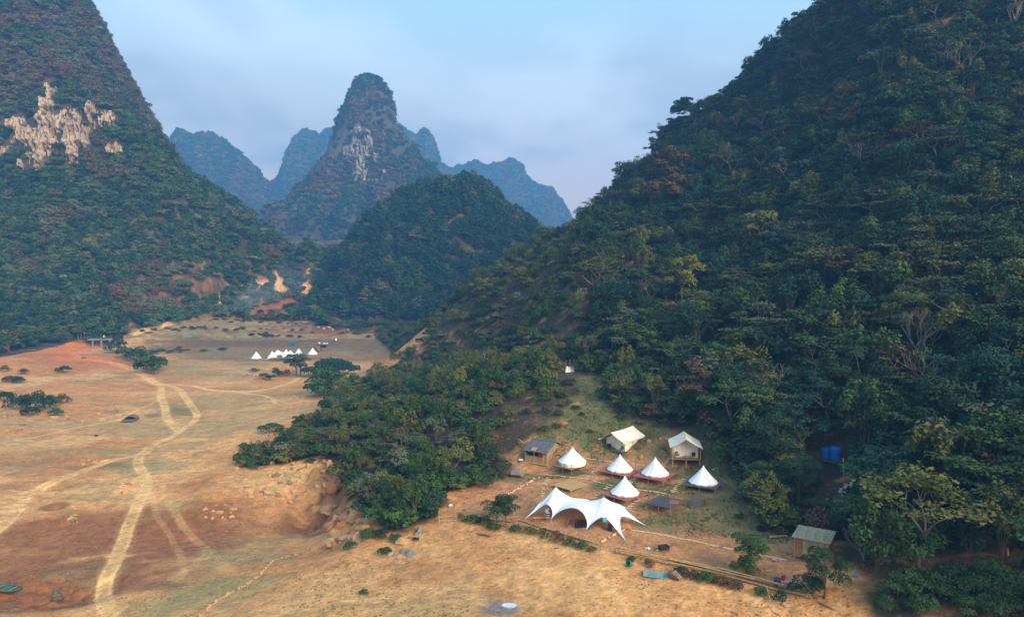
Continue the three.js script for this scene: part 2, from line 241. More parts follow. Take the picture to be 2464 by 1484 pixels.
function soilAt(x, d, worn, detail, clear = inside(CLEAR, x, d) || inside(SPARSE, x, d) || inside(OPENSLOPE, x, d), camp = inside(campEdge, x, d)) {   // colour of bare ground; worn is how much a track has been driven there
  const a = fbm(x / 17 + 5, d / 17, 4), b = fbm(x / 4.2, d / 3.1 + 40, 4), c = detail ? fbm(x * 1.1, d * 1.1, 3) : 0, g = detail ? n2(x * 5.1, d * 5.1) : 0;
  let col = mix3(SOIL.sand, SOIL.pale, step(-0.35, 0.35, a + b * 0.4));
  col = mix3(col, SOIL.brown, 0.36 * step(0.05, 0.5, fbm(x / 11 + 90, d / 8, 4) + 0.25 * b));
  col = mix3(col, SOIL.olive, 0.46 * step(0.08, 0.36, fbm(x / 14 + 33, d / 6 + 12, 5)) * (1 - step(0, 20, x + 8)));
  col = mix3(col, SOIL.camp, 0.8 * step(0.2, 0.8, Number(camp) + 0.5 * b));
  if (d > 285 && x > -190) { const on = step(290, 312, d + 14 * n2(x / 22, d / 22)) * step(-180, -165, x), strip = step(-0.1, 0.25, n2(x / 70 + 3, (d + 9 * n2(x / 40, 5)) / 6.5)); col = mix3(col, mix3(SOIL.field, C2, 0.6 * strip), on * (0.62 + 0.25 * strip)); }
  for (const [px, pd, rx, rd, s, k, name] of buckets.get(Math.floor(x / CELL) * 1000 + Math.floor(d / CELL)) ?? NONE) {
    const q = ((x - px) / rx) ** 2 + ((d - pd) / rd) ** 2;
    if (q < 2.2) { const e = step(0, 0.5, (1 - q) * 0.55 + (name === 'grey' || name === 'white' ? 0.1 : 0.75) * b + (name === 'grass' ? 0.35 * c : 0.1 * c) + (name === 'brown' || name === 'pit' || name === 'orange' ? 0.34 : 0.12)); col = mix3(col, k, Math.min(1, s) * e * (1 - 0.3 * step(0.6, 2.2, q))); }
  }
  if (x < -60 && d > 340 && inside(OPENSLOPE, x, d)) col = mix3(SOIL.field, mix3(C2, SOIL.red, 0.3), clamp(0.35 + 0.9 * a + 0.7 * b));
  if (x < -60 && d > 380 && inside(SPARSE, x, d)) col = mix3(col, mix3(SOIL.field, SOIL.red, 0.3), clamp(0.6 + 0.5 * b));
  const wooded = 1 - step(0.1, 0.75, Number(clear) + 0.7 * b); if (wooded > 0) col = mix3(col, mix3(SOIL.litter, SOIL.field, clamp(0.1 + a * 0.6 + b * 0.5, 0, 0.55)), wooded);
  col = mix3(col, mix3(SOIL.track, SOIL.orange, step(245, 300, d) * (1 - step(338, 350, d)) * 0.9 * (1 - step(60, 90, x + 140))), clamp(worn * (0.92 + 0.5 * b)));
  if (detail) col = mix3(col, SOIL.brown, 0.38 * step(0.3, 0.62, n2(x * 1.9 + 7, d * 2.6) * 0.7 + 0.45 * g + 0.4 * b) * (1 - 0.8 * worn));
  const t = 1 + 0.42 * c + 0.26 * g + 0.16 * b; return [clamp(col[0] * t, 0, 0.9), clamp(col[1] * t * (1 - 0.02 * c), 0, 0.9), clamp(col[2] * t, 0, 0.9)];
}
const toByte = (v) => { const s = v <= 0.0031308 ? v * 12.92 : 1.055 * Math.pow(v, 1 / 2.4) - 0.055; return clamp(Math.round(s * 255), 0, 255); };
const LUT = new Uint8Array(4096); for (let i = 0; i < 4096; i++) LUT[i] = toByte(i / 4095);
function groundMap(x0, x1, d0, d1, W, Hh) {
  const cv = document.createElement('canvas'); cv.width = W; cv.height = Hh; const g = cv.getContext('2d'), sx = W / (x1 - x0), sd = Hh / (d1 - d0);
  g.fillStyle = '#000'; g.fillRect(0, 0, W, Hh); g.lineCap = 'round'; g.lineJoin = 'round'; g.globalCompositeOperation = 'lighter';
  const r = rng(5);
  for (const [w, s, pts] of trackLines) for (const [k, al] of [[1.6, 0.12], [1.15, 0.28], [0.9, 0.4]]) {
    g.strokeStyle = `rgba(${Math.round(255 * al * s)},0,0,1)`; g.lineWidth = 2 * w * k * (sx + sd) / 2 * 0.68; g.beginPath();
    pts.forEach((p, i) => { const X = (p.x - x0) * sx, Q = (-p.z - d0) * sd; i ? g.lineTo(X, Q) : g.moveTo(X, Q); }); g.stroke();
  }
  for (const [w, s, pts] of trackLines) if (w > 1.0) for (const side of [-0.68, 0.68]) {   // wheel ruts
    g.globalCompositeOperation = 'source-over'; g.strokeStyle = 'rgba(255,0,0,0.6)'; g.lineWidth = 0.5 * sx; g.beginPath();
    pts.forEach((p, i) => { const q = pts[Math.min(i + 1, pts.length - 1)], o = pts[Math.max(i - 1, 0)], tx = q.x - o.x, tz = q.z - o.z, l = Math.hypot(tx, tz) || 1; const X = (p.x - tz / l * side - x0) * sx, Q = (-(p.z + tx / l * side) - d0) * sd; i ? g.lineTo(X, Q) : g.moveTo(X, Q); }); g.stroke();
  }
  g.globalCompositeOperation = 'lighter'; g.filter = `blur(${Math.round(1.6 * sx)}px)`;
  for (const [poly, c] of [[CLEAR, '#00ff00'], [SPARSE, '#00ff00'], [OPENSLOPE, '#00b000'], [campEdge, '#0000ff']]) { g.fillStyle = c; g.beginPath(); poly.forEach(([x, d], i) => (i ? g.lineTo((x - x0) * sx, (d - d0) * sd) : g.moveTo((x - x0) * sx, (d - d0) * sd))); g.fill(); }
  const m = g.getImageData(0, 0, W, Hh).data, data = new Uint8Array(W * Hh * 4);
  for (let j = 0; j < Hh; j++) for (let i = 0; i < W; i++) {
    const x = x0 + (i + 0.5) / sx, d = d0 + (j + 0.5) / sd, o = (j * W + i) * 4, col = soilAt(x, d, m[o] / 255, true, m[o + 1] / 255, m[o + 2] / 255);
    for (let q = 0; q < 3; q++) data[o + q] = LUT[Math.round(col[q] * 4095)];
    data[o + 3] = 255;
  }
  const t = new THREE.DataTexture(data, W, Hh, THREE.RGBAFormat); t.colorSpace = THREE.SRGBColorSpace; t.magFilter = THREE.LinearFilter; t.needsUpdate = true; return t;
}
function noiseMap(size, f) { const d = new Uint8Array(size * size * 4); for (let j = 0; j < size; j++) for (let i = 0; i < size; i++) { const v = clamp(f(i / size, j / size)) * 255, o = (j * size + i) * 4; d[o] = d[o + 1] = d[o + 2] = v; d[o + 3] = 255; } const t = new THREE.DataTexture(d, size, size, THREE.RGBAFormat); t.wrapS = t.wrapT = THREE.RepeatWrapping; t.magFilter = THREE.LinearFilter; t.needsUpdate = true; return t; }
function tiled(f, px, py) { return (u, v) => { const a = f(u * px, v * py), b = f((u - 1) * px, v * py), c = f(u * px, (v - 1) * py), e = f((u - 1) * px, (v - 1) * py); return (a * (1 - u) + b * u) * (1 - v) + (c * (1 - u) + e * u) * v; }; }
const roughGround = noiseMap(512, tiled((x, y) => 0.5 + 0.55 * fbm(x, y, 6), 14, 14));

// grid lines close together near the camp and wider further off
function lines(from, to, sizeAt, fixed) { const a = [from]; let f = 0; while (a[a.length - 1] < to) { let n = a[a.length - 1] + sizeAt(a[a.length - 1]); while (f < fixed.length && fixed[f] <= a[a.length - 1] + 1e-6) f++; if (f < fixed.length && n > fixed[f] - 0.2) n = fixed[f]; a.push(n); } return a; }
const NEAR = [-125, 66, 48, 150], MIDR = [-260, 66, 150, 560];
const XS = lines(-470, 330, (x) => (x > -80 && x < 70 ? 0.6 : x > -260 && x < 110 ? 1.3 : 3), [-260, -125, 66]), DS = lines(42, 712, (d) => (d < 150 ? 0.5 : d < 350 ? 1.3 : 2.4), [48, 150, 560]);
const HV = new Float32Array(XS.length * DS.length);
DS.forEach((d, j) => XS.forEach((x, i) => { HV[j * XS.length + i] = H(x, d); }));
function sheet(name, box, outside, material, label, colored) {
  const pos = [], uv = [], nor = [], col = [], idx = [], id = new Map(), nx = XS.length;
  const vert = (i, j) => {
    const k = j * nx + i; if (id.has(k)) return id.get(k);
    const x = XS[i], d = DS[j], i0 = Math.max(i - 1, 0), i1 = Math.min(i + 1, nx - 1), j0 = Math.max(j - 1, 0), j1 = Math.min(j + 1, DS.length - 1);
    const gx = (HV[j * nx + i1] - HV[j * nx + i0]) / (XS[i1] - XS[i0]), gd = (HV[j1 * nx + i] - HV[j0 * nx + i]) / (DS[j1] - DS[j0]), l = Math.hypot(gx, 1, gd);
    pos.push(x, HV[k], -d); nor.push(-gx / l, 1 / l, gd / l); uv.push((x - box[0]) / (box[1] - box[0]), (d - box[2]) / (box[3] - box[2]));
    if (colored) col.push(...soilAt(x, d, 0, false));
    id.set(k, pos.length / 3 - 1); return pos.length / 3 - 1;
  };
  for (let j = 0; j < DS.length - 1; j++) for (let i = 0; i < nx - 1; i++) {
    const x = (XS[i] + XS[i + 1]) / 2, d = (DS[j] + DS[j + 1]) / 2, within = (b) => x > b[0] && x < b[1] && d > b[2] && d < b[3];
    if (outside ? outside.some(within) : !within(box)) continue;
    const a = vert(i, j), b = vert(i + 1, j), c = vert(i + 1, j + 1), e = vert(i, j + 1); idx.push(a, b, c, a, c, e);
  }
  const g = new THREE.BufferGeometry(); g.setAttribute('position', new THREE.Float32BufferAttribute(pos, 3)); g.setAttribute('normal', new THREE.Float32BufferAttribute(nor, 3)); g.setAttribute('uv', new THREE.Float32BufferAttribute(uv, 2));
  if (colored) g.setAttribute('color', new THREE.Float32BufferAttribute(col, 3));
  g.setIndex(idx); const m = mesh(name, g, material); return tag(m, label, null, null, 'structure');
}
const bumpFor = (w, h, per) => { const t = roughGround.clone(); t.repeat.set(w / per, h / per); t.needsUpdate = true; return t; };
const nearMat = new THREE.MeshStandardMaterial({ map: groundMap(...NEAR, 2048, 2048), roughness: 1, bumpMap: bumpFor(191, 102, 7), bumpScale: 0.22 });
const midMat = new THREE.MeshStandardMaterial({ map: groundMap(...MIDR, 2048, 2048), roughness: 1, bumpMap: bumpFor(326, 410, 14), bumpScale: 0.35 });
const hillMat = new THREE.MeshStandardMaterial({ vertexColors: true, roughness: 1 });
sheet('ground', NEAR, null, nearMat, 'dry sandy lake bed and terrace around the tent camp');
sheet('lake_bed', MIDR, null, midMat, 'dry lake bed and terraced fields crossed by tracks');
sheet('hillside', [-470, 330, 42, 712], [NEAR, MIDR], hillMat, 'wooded mountain slopes around the valley', true);
// the land goes on past the valley to the horizon
{
  const g = new THREE.RingGeometry(1, 1, 3); g.dispose();
  const pos = [], idx = [], R = [0, 300, 700, 1200, 1700], N = 48;
  for (const r of R) for (let i = 0; i < N; i++) { const a = i / N * Math.PI * 2; pos.push(Math.cos(a) * r, -14, Math.sin(a) * r - 300); }
  for (let k = 0; k < R.length - 1; k++) for (let i = 0; i < N; i++) { const a = k * N + i, b = k * N + (i + 1) % N; idx.push(a, b, b + N, a, b + N, a + N); }
  const q = new THREE.BufferGeometry(); q.setAttribute('position', new THREE.Float32BufferAttribute(pos, 3)); q.setIndex(idx); q.computeVertexNormals();
  tag(mesh('terrain', q, mat(70, 66, 46)), 'low ground beyond the valley', null, null, 'structure');
}

// ---------------------------------------------------------------- far mountains and the limestone tower
const surfaces = [];                                                  // [sampler(rand) -> {p, n}, kind] where far woods grow
const stoneGround = new THREE.MeshStandardMaterial({ vertexColors: true, roughness: 1 });
function gridMesh(name, nu, nv, point, colorAt, label, material = stoneGround, keep) {
  const pos = [], col = [], uv = [], idx = [], P = [];
  for (let j = 0; j <= nv; j++) for (let i = 0; i <= nu; i++) { const p = point(i / nu, j / nv); P.push(p); pos.push(p.x, p.y, p.z); uv.push(p.x / 12, p.y / 12); if (colorAt) col.push(...colorAt(p, i / nu, j / nv)); }
  for (let j = 0; j < nv; j++) for (let i = 0; i < nu; i++) { const a = j * (nu + 1) + i, b = a + 1, c = b + nu + 1, e = a + nu + 1; if (!keep || keep(a, b, c, e)) idx.push(a, b, c, a, c, e); }
  const g = new THREE.BufferGeometry(); g.setAttribute('position', new THREE.Float32BufferAttribute(pos, 3)); g.setAttribute('uv', new THREE.Float32BufferAttribute(uv, 2)); if (colorAt) g.setAttribute('color', new THREE.Float32BufferAttribute(col, 3));
  g.setIndex(idx); g.computeVertexNormals(); const m = mesh(name, g, material); return label ? tag(m, label, null, null, 'structure') : m;
}
const EARTH = C(48, 50, 34), EARTH2 = C(72, 56, 42), ROCK = C(150, 138, 128);
const earthy = (p) => mix3(EARTH, EARTH2, clamp(0.4 + 1.1 * fbm(p.x / 40 + 3, (p.y + p.z) / 40, 4)));
function far(name, D0, W, pts, label) {
  const line = pts.map(([u, v]) => at(u, v, D0)), x0 = line[0][0], x1 = line[line.length - 1][0];
  const crestY = (x) => { let k = 0; while (k < line.length - 2 && x > line[k + 1][0]) k++; const t = clamp((x - line[k][0]) / (line[k + 1][0] - line[k][0])); return lerp(line[k][2], line[k + 1][2], sm(t)) - 5 + 3 * n2(x / 13, D0); };
  const point = (s, t) => {
    const x = lerp(x0, x1, s), q = t * 2 - 1, yc = crestY(x), d = D0 + q * W * (q < 0 ? 1 : 0.6) + 8 * n2(x / 30, 7);
    const gully = (fbm(x / 57 + 11, d / 90, 4) + 0.5 * (0.4 - Math.abs(n2(x / 39, d / 130 + 3)))) * 60 * Math.min(1, Math.abs(q) * 3) * (1 - 0.4 * Math.abs(q));
    return new THREE.Vector3(x + gully * 0.25, lerp(yc, 5, Math.pow(Math.abs(q), 1.25)) + gully * (1 - Math.abs(q)), -d - gully * 0.4);
  };
  gridMesh(name, Math.round((x1 - x0) / 8), 50, point, earthy, label);
  surfaces.push([(r) => { const s = r(), t = r() < 0.25 ? 0.47 + 0.05 * r() : 0.02 + 0.5 * r(); return point(s, t); }, Math.round((x1 - x0) * 13), D0]);
}
far('mountain', 1500, 225, [[250, 520], [330, 420], [400, 335], [430, 311], [462, 323], [480, 318], [500, 316], [530, 329], [560, 353], [590, 381], [615, 406], [635, 429], [655, 446], [690, 490], [740, 560]], 'hazy blue forested mountain behind the wooded slope with cliffs');
far('mountain', 1750, 255, [[560, 560], [610, 490], [640, 455], [655, 434], [672, 426], [688, 394], [696, 356], [712, 326], [735, 312], [757, 320], [772, 326], [786, 312], [805, 305], [840, 296], [900, 290], [958, 302], [978, 312], [1000, 326], [1020, 310], [1040, 330], [1050, 362], [1062, 394], [1090, 420], [1150, 500]], 'hazy blue mountain with twin summits behind the limestone tower');
far('mountain', 2000, 280, [[960, 520], [1010, 430], [1060, 396], [1085, 403], [1110, 397], [1140, 385], [1170, 397], [1200, 389], [1230, 381], [1254, 394], [1266, 420], [1282, 441], [1302, 447], [1322, 451], [1345, 476], [1362, 501], [1376, 530], [1440, 600]], 'hazy blue ridge with a rounded summit beyond the wooded hill');

const TD = 950, TP = [[183, 876, 892], [188, 868, 906], [198, 856, 922], [218, 850, 933], [240, 836, 942], [262, 824, 946], [290, 813, 945], [310, 808, 958], [335, 798, 985], [355, 792, 1000], [400, 772, 1046], [440, 742, 1072], [480, 706, 1098], [510, 668, 1122], [560, 632, 1160], [640, 600, 1210], [760, 550, 1270]];
function towerPoint(s, t) {                                           // s round, t down
  const k = Math.min(TP.length - 1.0001, Math.pow(t, 0.9) * (TP.length - 1)), i = Math.floor(k), f = k - i;
  const v = lerp(TP[i][0], TP[i + 1][0], f), L = lerp(TP[i][1], TP[i + 1][1], f), R = lerp(TP[i][2], TP[i + 1][2], f), a = s * Math.PI * 2;
  const pl = at(L, v, TD), pr = at(R, v, TD), c = (pl[0] + pr[0]) / 2, w = (pr[0] - pl[0]) / 2 * (t < 0.001 ? 0.02 : 1);
  const n = 1 + 0.34 * fbm(Math.cos(a) * 2.6 + 9, Math.sin(a) * 2.6 + v / 130, 4) * Math.abs(Math.sin(a)) + 0.08 * fbm(Math.cos(a) * 7 + 9, Math.sin(a) * 7 + v / 60, 3);
  const led = 1 + 0.05 * Math.sin(v / 7 + 3 * n2(Math.cos(a) * 3, Math.sin(a) * 3 + v / 50)) * step(180, 260, v);
  return new THREE.Vector3(c + Math.cos(a) * w * n * led, pl[2] - 4, -TD + Math.sin(a) * w * n * 0.85);
}
gridMesh('limestone_tower', 120, 110, towerPoint, (p) => mix3(C(76, 66, 56), EARTH, clamp(0.3 + 1.1 * fbm(p.x / 9 + 3, (p.y + p.z) / 40, 4))), 'steep limestone tower mountain with pale cliff streaks in mid valley');
surfaces.push([(r) => towerPoint(0.02 + 0.46 * r() + (r() < 0.15 ? 0.5 : 0), 0.004 + Math.pow(r(), 0.75) * 0.95), 9000, TD]);

// pale limestone faces standing proud of the slopes
const stone = (() => {
  const W = 512, cv = new Uint8Array(W * W * 4), a = C(186, 164, 138), b = C(150, 120, 94), c = C(70, 62, 58), e = C(172, 166, 160);
  for (let j = 0; j < W; j++) for (let i = 0; i < W; i++) {
    const u = i / W, v = j / W, f = tiled((x, y) => fbm(x, y, 5), 9, 3)(u, v), g = tiled((x, y) => fbm(x + 40, y, 4), 24, 4)(u, v), h = tiled((x, y) => fbm(x + 80, y + 9, 4), 5, 5)(u, v);
    let col = mix3(a, b, step(-0.1, 0.4, f)); col = mix3(col, c, 0.8 * step(-0.06, 0.22, g)); col = mix3(col, e, 0.6 * step(0.05, 0.4, h));
    for (let q = 0; q < 3; q++) cv[(j * W + i) * 4 + q] = LUT[Math.round(clamp(col[q]) * 4095)]; cv[(j * W + i) * 4 + 3] = 255;
  }
  const t = new THREE.DataTexture(cv, W, W, THREE.RGBAFormat); t.colorSpace = THREE.SRGBColorSpace; t.wrapS = t.wrapT = THREE.RepeatWrapping; t.magFilter = THREE.LinearFilter; t.needsUpdate = true; return t;
})();
const stoneMat = new THREE.MeshStandardMaterial({ map: stone, roughness: 0.95 });
const stoneMap2 = stone.clone(); stoneMap2.repeat.set(4, 4); stoneMap2.needsUpdate = true;
const boulderMat = new THREE.MeshStandardMaterial({ map: stoneMap2, color: srgb(205, 190, 172), roughness: 0.95 });
const cliffSpots = [];                                                // no trees on bare rock
function cliff(label, u0, u1, v0, v1, nu, nv, blobs, face, relief, m2) {
  const mask = (u, v) => { let m = -1; for (const [cu, cv, ru, rv] of blobs) { const q = 1.15 - Math.hypot((u - cu) / ru, (v - cv) / rv); if (q > m) m = q; } return m + 0.9 * fbm(u / 7, v / 15, 5) + 0.25 * n2(u / 1.7, v / 8); };
  const M = [];
  gridMesh('limestone_cliff', nu, nv, (s, t) => {
    const u = lerp(u0, u1, s), v = lerp(v0, v1, t), p = face(u, v), m = mask(u, v); M.push(m);
    if (m > 0.25) cliffSpots.push(p.clone());
    const rib = 1 - 2 * Math.abs(n2(u / 5.2, v / 30)), crack = 1 - 2 * Math.abs(n2(u / 2.3 + 7, v / 9)), out = clamp(m * 2.2, -1, 1) * relief + relief * (0.75 * rib + 0.35 * crack + 0.6 * fbm(u / 14, v / 20 + 5, 4));
    return p.add(new THREE.Vector3(out * 0.25, 0, out));
  }, null, label, m2, (a, b, c, e) => Math.max(M[a], M[b], M[c], M[e]) > -0.35);
}
cliff('pale tan limestone cliff face on the upper slope', 0, 300, 200, 410, 280, 170, [[120, 232, 11, 28], [110, 248, 14, 18], [217, 258, 11, 21], [255, 290, 22, 17], [142, 295, 24, 18], [170, 325, 19, 54], [200, 325, 14, 20], [55, 325, 20, 18], [95, 345, 25, 36], [35, 300, 22, 12], [276, 360, 15, 11], [104, 283, 15, 15], [10, 367, 14, 12], [48, 395, 7, 10]],
  (u, v) => spot(u, v), 2.6, new THREE.MeshStandardMaterial({ map: stone, color: srgb(255, 246, 232), roughness: 0.95 }));
cliff('streaked grey and tan limestone wall on the tower mountain', 822, 932, 295, 438, 130, 130, [[857, 345, 10, 44], [881, 338, 10, 17], [873, 395, 11, 40], [835, 361, 9, 15], [901, 382, 6, 12], [860, 415, 7, 13], [924, 418, 5, 9]],
  (u, v) => { let best = null, bd = 1e9; const s0 = 0.06, s1 = 0.44; let lo = 0, hi = 1; for (let k = 0; k < 22; k++) { const m = (lo + hi) / 2; const p = towerPoint(0.25, m); if (project(p.x, p.y, -p.z)[1] < v) lo = m; else hi = m; } for (let q = 0; q <= 60; q++) { const p = towerPoint(lerp(s0, s1, q / 60), lo), e = Math.abs(project(p.x, p.y, -p.z)[0] - u); if (e < bd) { bd = e; best = p; } } return best; }, 4, new THREE.MeshStandardMaterial({ map: stone, color: srgb(206, 206, 210), roughness: 0.95 }));

// ---------------------------------------------------------------- trees: leaves, limbs and how they stand on the slopes
const V3 = (x, y, z) => new THREE.Vector3(x, y, z);
function leafCloud(count, place, size, rand, droop = 0.2, up = 0.55) {   // folded leaf sprays, each two faces
  const pos = new Float32Array(count * 12), nor = new Float32Array(count * 12), idx = new Uint32Array(count * 6), a = V3(), b = V3(), n = V3(), q = V3();
  for (let i = 0; i < count; i++) {
    const { p, out } = place(rand), s = size * (0.6 + 0.8 * rand());
    n.set(rand() * 2 - 1, rand() * 2 - 1, rand() * 2 - 1).normalize().multiplyScalar(0.8).addScaledVector(out, 0.7); n.y += up; n.normalize();
    a.set(rand() - 0.5, rand() - 0.5 - droop, rand() - 0.5).addScaledVector(out, 0.5); a.addScaledVector(n, -a.dot(n)).normalize(); b.crossVectors(n, a);
    const put = (k, x, y, z) => { const o = i * 12 + k * 3; pos[o] = p.x + a.x * x + b.x * y + n.x * z; pos[o + 1] = p.y + a.y * x + b.y * y + n.y * z; pos[o + 2] = p.z + a.z * x + b.z * y + n.z * z; q.copy(n).multiplyScalar(0.75).addScaledVector(out, 0.35).addScaledVector(b, y / s * 0.7).normalize(); nor[o] = q.x; nor[o + 1] = q.y; nor[o + 2] = q.z; };
    put(0, -0.5 * s, 0, 0); put(1, 0, 0.36 * s, -0.12 * s); put(2, 0.62 * s, 0, -droop * 0.3 * s); put(3, 0.02 * s, -0.36 * s, -0.12 * s);
    idx.set([i * 4, i * 4 + 3, i * 4 + 2, i * 4, i * 4 + 2, i * 4 + 1], i * 6);
  }
  const g = new THREE.BufferGeometry(); g.setAttribute('position', new THREE.BufferAttribute(pos, 3)); g.setAttribute('normal', new THREE.BufferAttribute(nor, 3)); g.setIndex(new THREE.BufferAttribute(idx, 1)); return g;
}
const inLobes = (lobes, fill = 0.25) => {
  const w = lobes.map((l) => l[3] ** 2), sum = w.reduce((s, x) => s + x, 0);
  return (r) => {
    let k = 0, t = r() * sum; while (k < w.length - 1 && t > w[k]) t -= w[k++];
    const [x, y, z, R, flat] = lobes[k], o = V3(r() * 2 - 1, r() * 2 - 1, r() * 2 - 1); if (o.lengthSq() < 1e-4) o.set(0, 1, 0); o.normalize(); if (o.y < -0.25) o.y *= -0.6; o.normalize();
    const rr = R * (r() < fill ? Math.cbrt(r()) : 0.82 + 0.28 * r());
    return { p: V3(x + o.x * rr, y + o.y * rr * flat, z + o.z * rr), out: o };
  };
};
function limb(points, r0, r1, sides = 5) {                            // a tapered, bending limb
  const c = new THREE.CatmullRomCurve3(points), n = Math.max(3, points.length * 2), fr = c.computeFrenetFrames(n), pos = [], idx = [];
  for (let i = 0; i <= n; i++) { const p = c.getPoint(i / n), r = lerp(r0, r1, i / n); for (let k = 0; k < sides; k++) { const a = k / sides * 6.2832; pos.push(p.x + (fr.normals[i].x * Math.cos(a) + fr.binormals[i].x * Math.sin(a)) * r, p.y + (fr.normals[i].y * Math.cos(a) + fr.binormals[i].y * Math.sin(a)) * r, p.z + (fr.normals[i].z * Math.cos(a) + fr.binormals[i].z * Math.sin(a)) * r); } }
  for (let i = 0; i < n; i++) for (let k = 0; k < sides; k++) { const a = i * sides + k, b = i * sides + (k + 1) % sides; idx.push(a, b, b + sides, a, b + sides, a + sides); }
  const g = new THREE.BufferGeometry(); g.setAttribute('position', new THREE.Float32BufferAttribute(pos, 3)); g.setIndex(idx); g.computeVertexNormals(); return g;
}
const join = (list) => mergeGeometries(list.map((g) => { const q = g.index ? g : g; for (const k of Object.keys(q.attributes)) if (k !== 'position' && k !== 'normal') q.deleteAttribute(k); return q; }));
// a broad crown of clumps on forking limbs, ten metres tall
function broadleaf(seed, leaves, size, wide = 1) {
  const r = rng(seed), lobes = [], wood = [limb([V3(0, -1.2, 0), V3(0.1 * r(), 1.6, 0.2 * r()), V3(0.4 * (r() - 0.5), 4.6, 0.4 * (r() - 0.5))], 0.26, 0.15, 6)];
  const n = 9 + Math.floor(r() * 5);
  for (let i = 0; i < n; i++) {
    const a = i * 2.4 + r(), h = i / n, rad = (3.5 * Math.sqrt(1 - Math.abs(h - 0.35) * 1.05) * (0.45 + 0.6 * r())) * wide, x = Math.cos(a) * rad, z = Math.sin(a) * rad, y = 4.2 + h * 4.6 + r() * 0.6;
    lobes.push([x, y, z, 1.1 + r() * 1.15, 0.62 + 0.2 * r()]);
    if (i % 2 === 0) wood.push(limb([V3(0, 2.6 + h * 1.8, 0), V3(x * 0.45, 3.4 + (y - 3.4) * 0.6, z * 0.45), V3(x * 0.9, y, z * 0.9)], 0.12, 0.04, 4));
  }
  return { crown: leafCloud(leaves, inLobes(lobes), size, r), trunk: join(wood), height: 10 };
}
// flat tiers of foliage up a straight stem, as on the hill in mid valley
function tiered(seed, leaves, size) {
  const r = rng(seed), lobes = [], n = 8;
  for (let i = 0; i < n; i++) { const h = i / (n - 1), R = 2.5 * Math.sin(Math.PI * (0.22 + 0.74 * h)) + 0.3; for (let k = 0; k < 4; k++) { const a = k * 1.57 + r() * 1.4, q = R * (0.35 + 0.5 * r()); lobes.push([Math.cos(a) * q, 2.8 + h * 7 + r() * 0.5, Math.sin(a) * q, R * (0.4 + 0.22 * r()), 0.38]); } }
  return { crown: leafCloud(leaves, inLobes(lobes, 0.2), size, r, 0.3), trunk: limb([V3(0, -1.2, 0), V3(0.1, 4, 0), V3(0, 9.4, 0)], 0.22, 0.06, 6), height: 10 };
}
// a bush leafy to the ground, three metres tall
function shrub(seed, leaves, size) {
  const r = rng(seed), lobes = [], wood = [];
  for (let i = 0; i < 9; i++) { const a = i * 2.4 + r(), q = 1.5 * Math.sqrt(r()), y = 0.5 + (1 - q / 1.8) * 1.7 * (0.6 + 0.5 * r()); lobes.push([Math.cos(a) * q, y, Math.sin(a) * q, 0.5 + 0.5 * r(), 0.8]); if (i % 2) wood.push(limb([V3(0, -0.5, 0), V3(Math.cos(a) * q * 0.4, y * 0.5, Math.sin(a) * q * 0.4), V3(Math.cos(a) * q, y, Math.sin(a) * q)], 0.05, 0.02, 4)); }
  return { crown: leafCloud(leaves, inLobes(lobes, 0.3), size, r), trunk: join(wood), height: 3 };
}
// arching sprays, like young bamboo or acacia
function feathery(seed, leaves, size) {
  const r = rng(seed), stems = [], wood = [];
  for (let i = 0; i < 9; i++) { const a = i * 2.4 + r(), q = 1.2 + 1.8 * r(), y = 5.5 + 2.8 * r(), c = new THREE.CatmullRomCurve3([V3(0, -0.8, 0), V3(Math.cos(a) * q * 0.25, y * 0.6, Math.sin(a) * q * 0.25), V3(Math.cos(a) * q * 0.8, y, Math.sin(a) * q * 0.8), V3(Math.cos(a) * q * 1.35, y * 0.82, Math.sin(a) * q * 1.35)]); stems.push(c); wood.push(limb(c.points, 0.07, 0.015, 4)); }
  return { crown: leafCloud(leaves, (q) => { const c = stems[Math.floor(q() * stems.length)], t = 0.35 + 0.65 * Math.sqrt(q()), p = c.getPoint(t), o = V3(q() - 0.5, q() - 0.3, q() - 0.5).normalize(); return { p: p.addScaledVector(o, 0.35 + 0.6 * q()), out: o }; }, size, r, 0.5, 0.4), trunk: join(wood), height: 8 };
}
// leafless, forking limbs
function bare(seed, spread = 1, depth = 5, h = 9) {
  const r = rng(seed), wood = [];
  (function grow(p, dir, len, rad, k) {
    const e = p.clone().addScaledVector(dir, len), m = p.clone().lerp(e, 0.5).add(V3((r() - 0.5) * len * 0.18, (r() - 0.5) * len * 0.1, (r() - 0.5) * len * 0.18));
    wood.push(limb([p, m, e], rad, rad * 0.62, k > 2 ? 5 : 3)); if (!k) return;
    const n = k === depth ? 4 : 2 + (r() < 0.45 ? 1 : 0);
    for (let i = 0; i < n; i++) { const a = i * 6.2832 / n + r() * 1.6, s = spread * (0.55 + 0.5 * r()), q = V3(Math.cos(a) * s, 0, Math.sin(a) * s).addScaledVector(dir, 0.9); q.y = Math.max(q.y, -0.1) + 0.1; grow(e.clone().lerp(p, 0.08 * r()), q.normalize(), len * (0.62 + 0.2 * r()), rad * 0.58, k - 1); }
  })(V3(0, -0.6, 0), V3((r() - 0.5) * 0.2, 1, (r() - 0.5) * 0.2), h * 0.3, h * 0.026, depth);
  return { crown: null, trunk: join(wood), height: h };
}
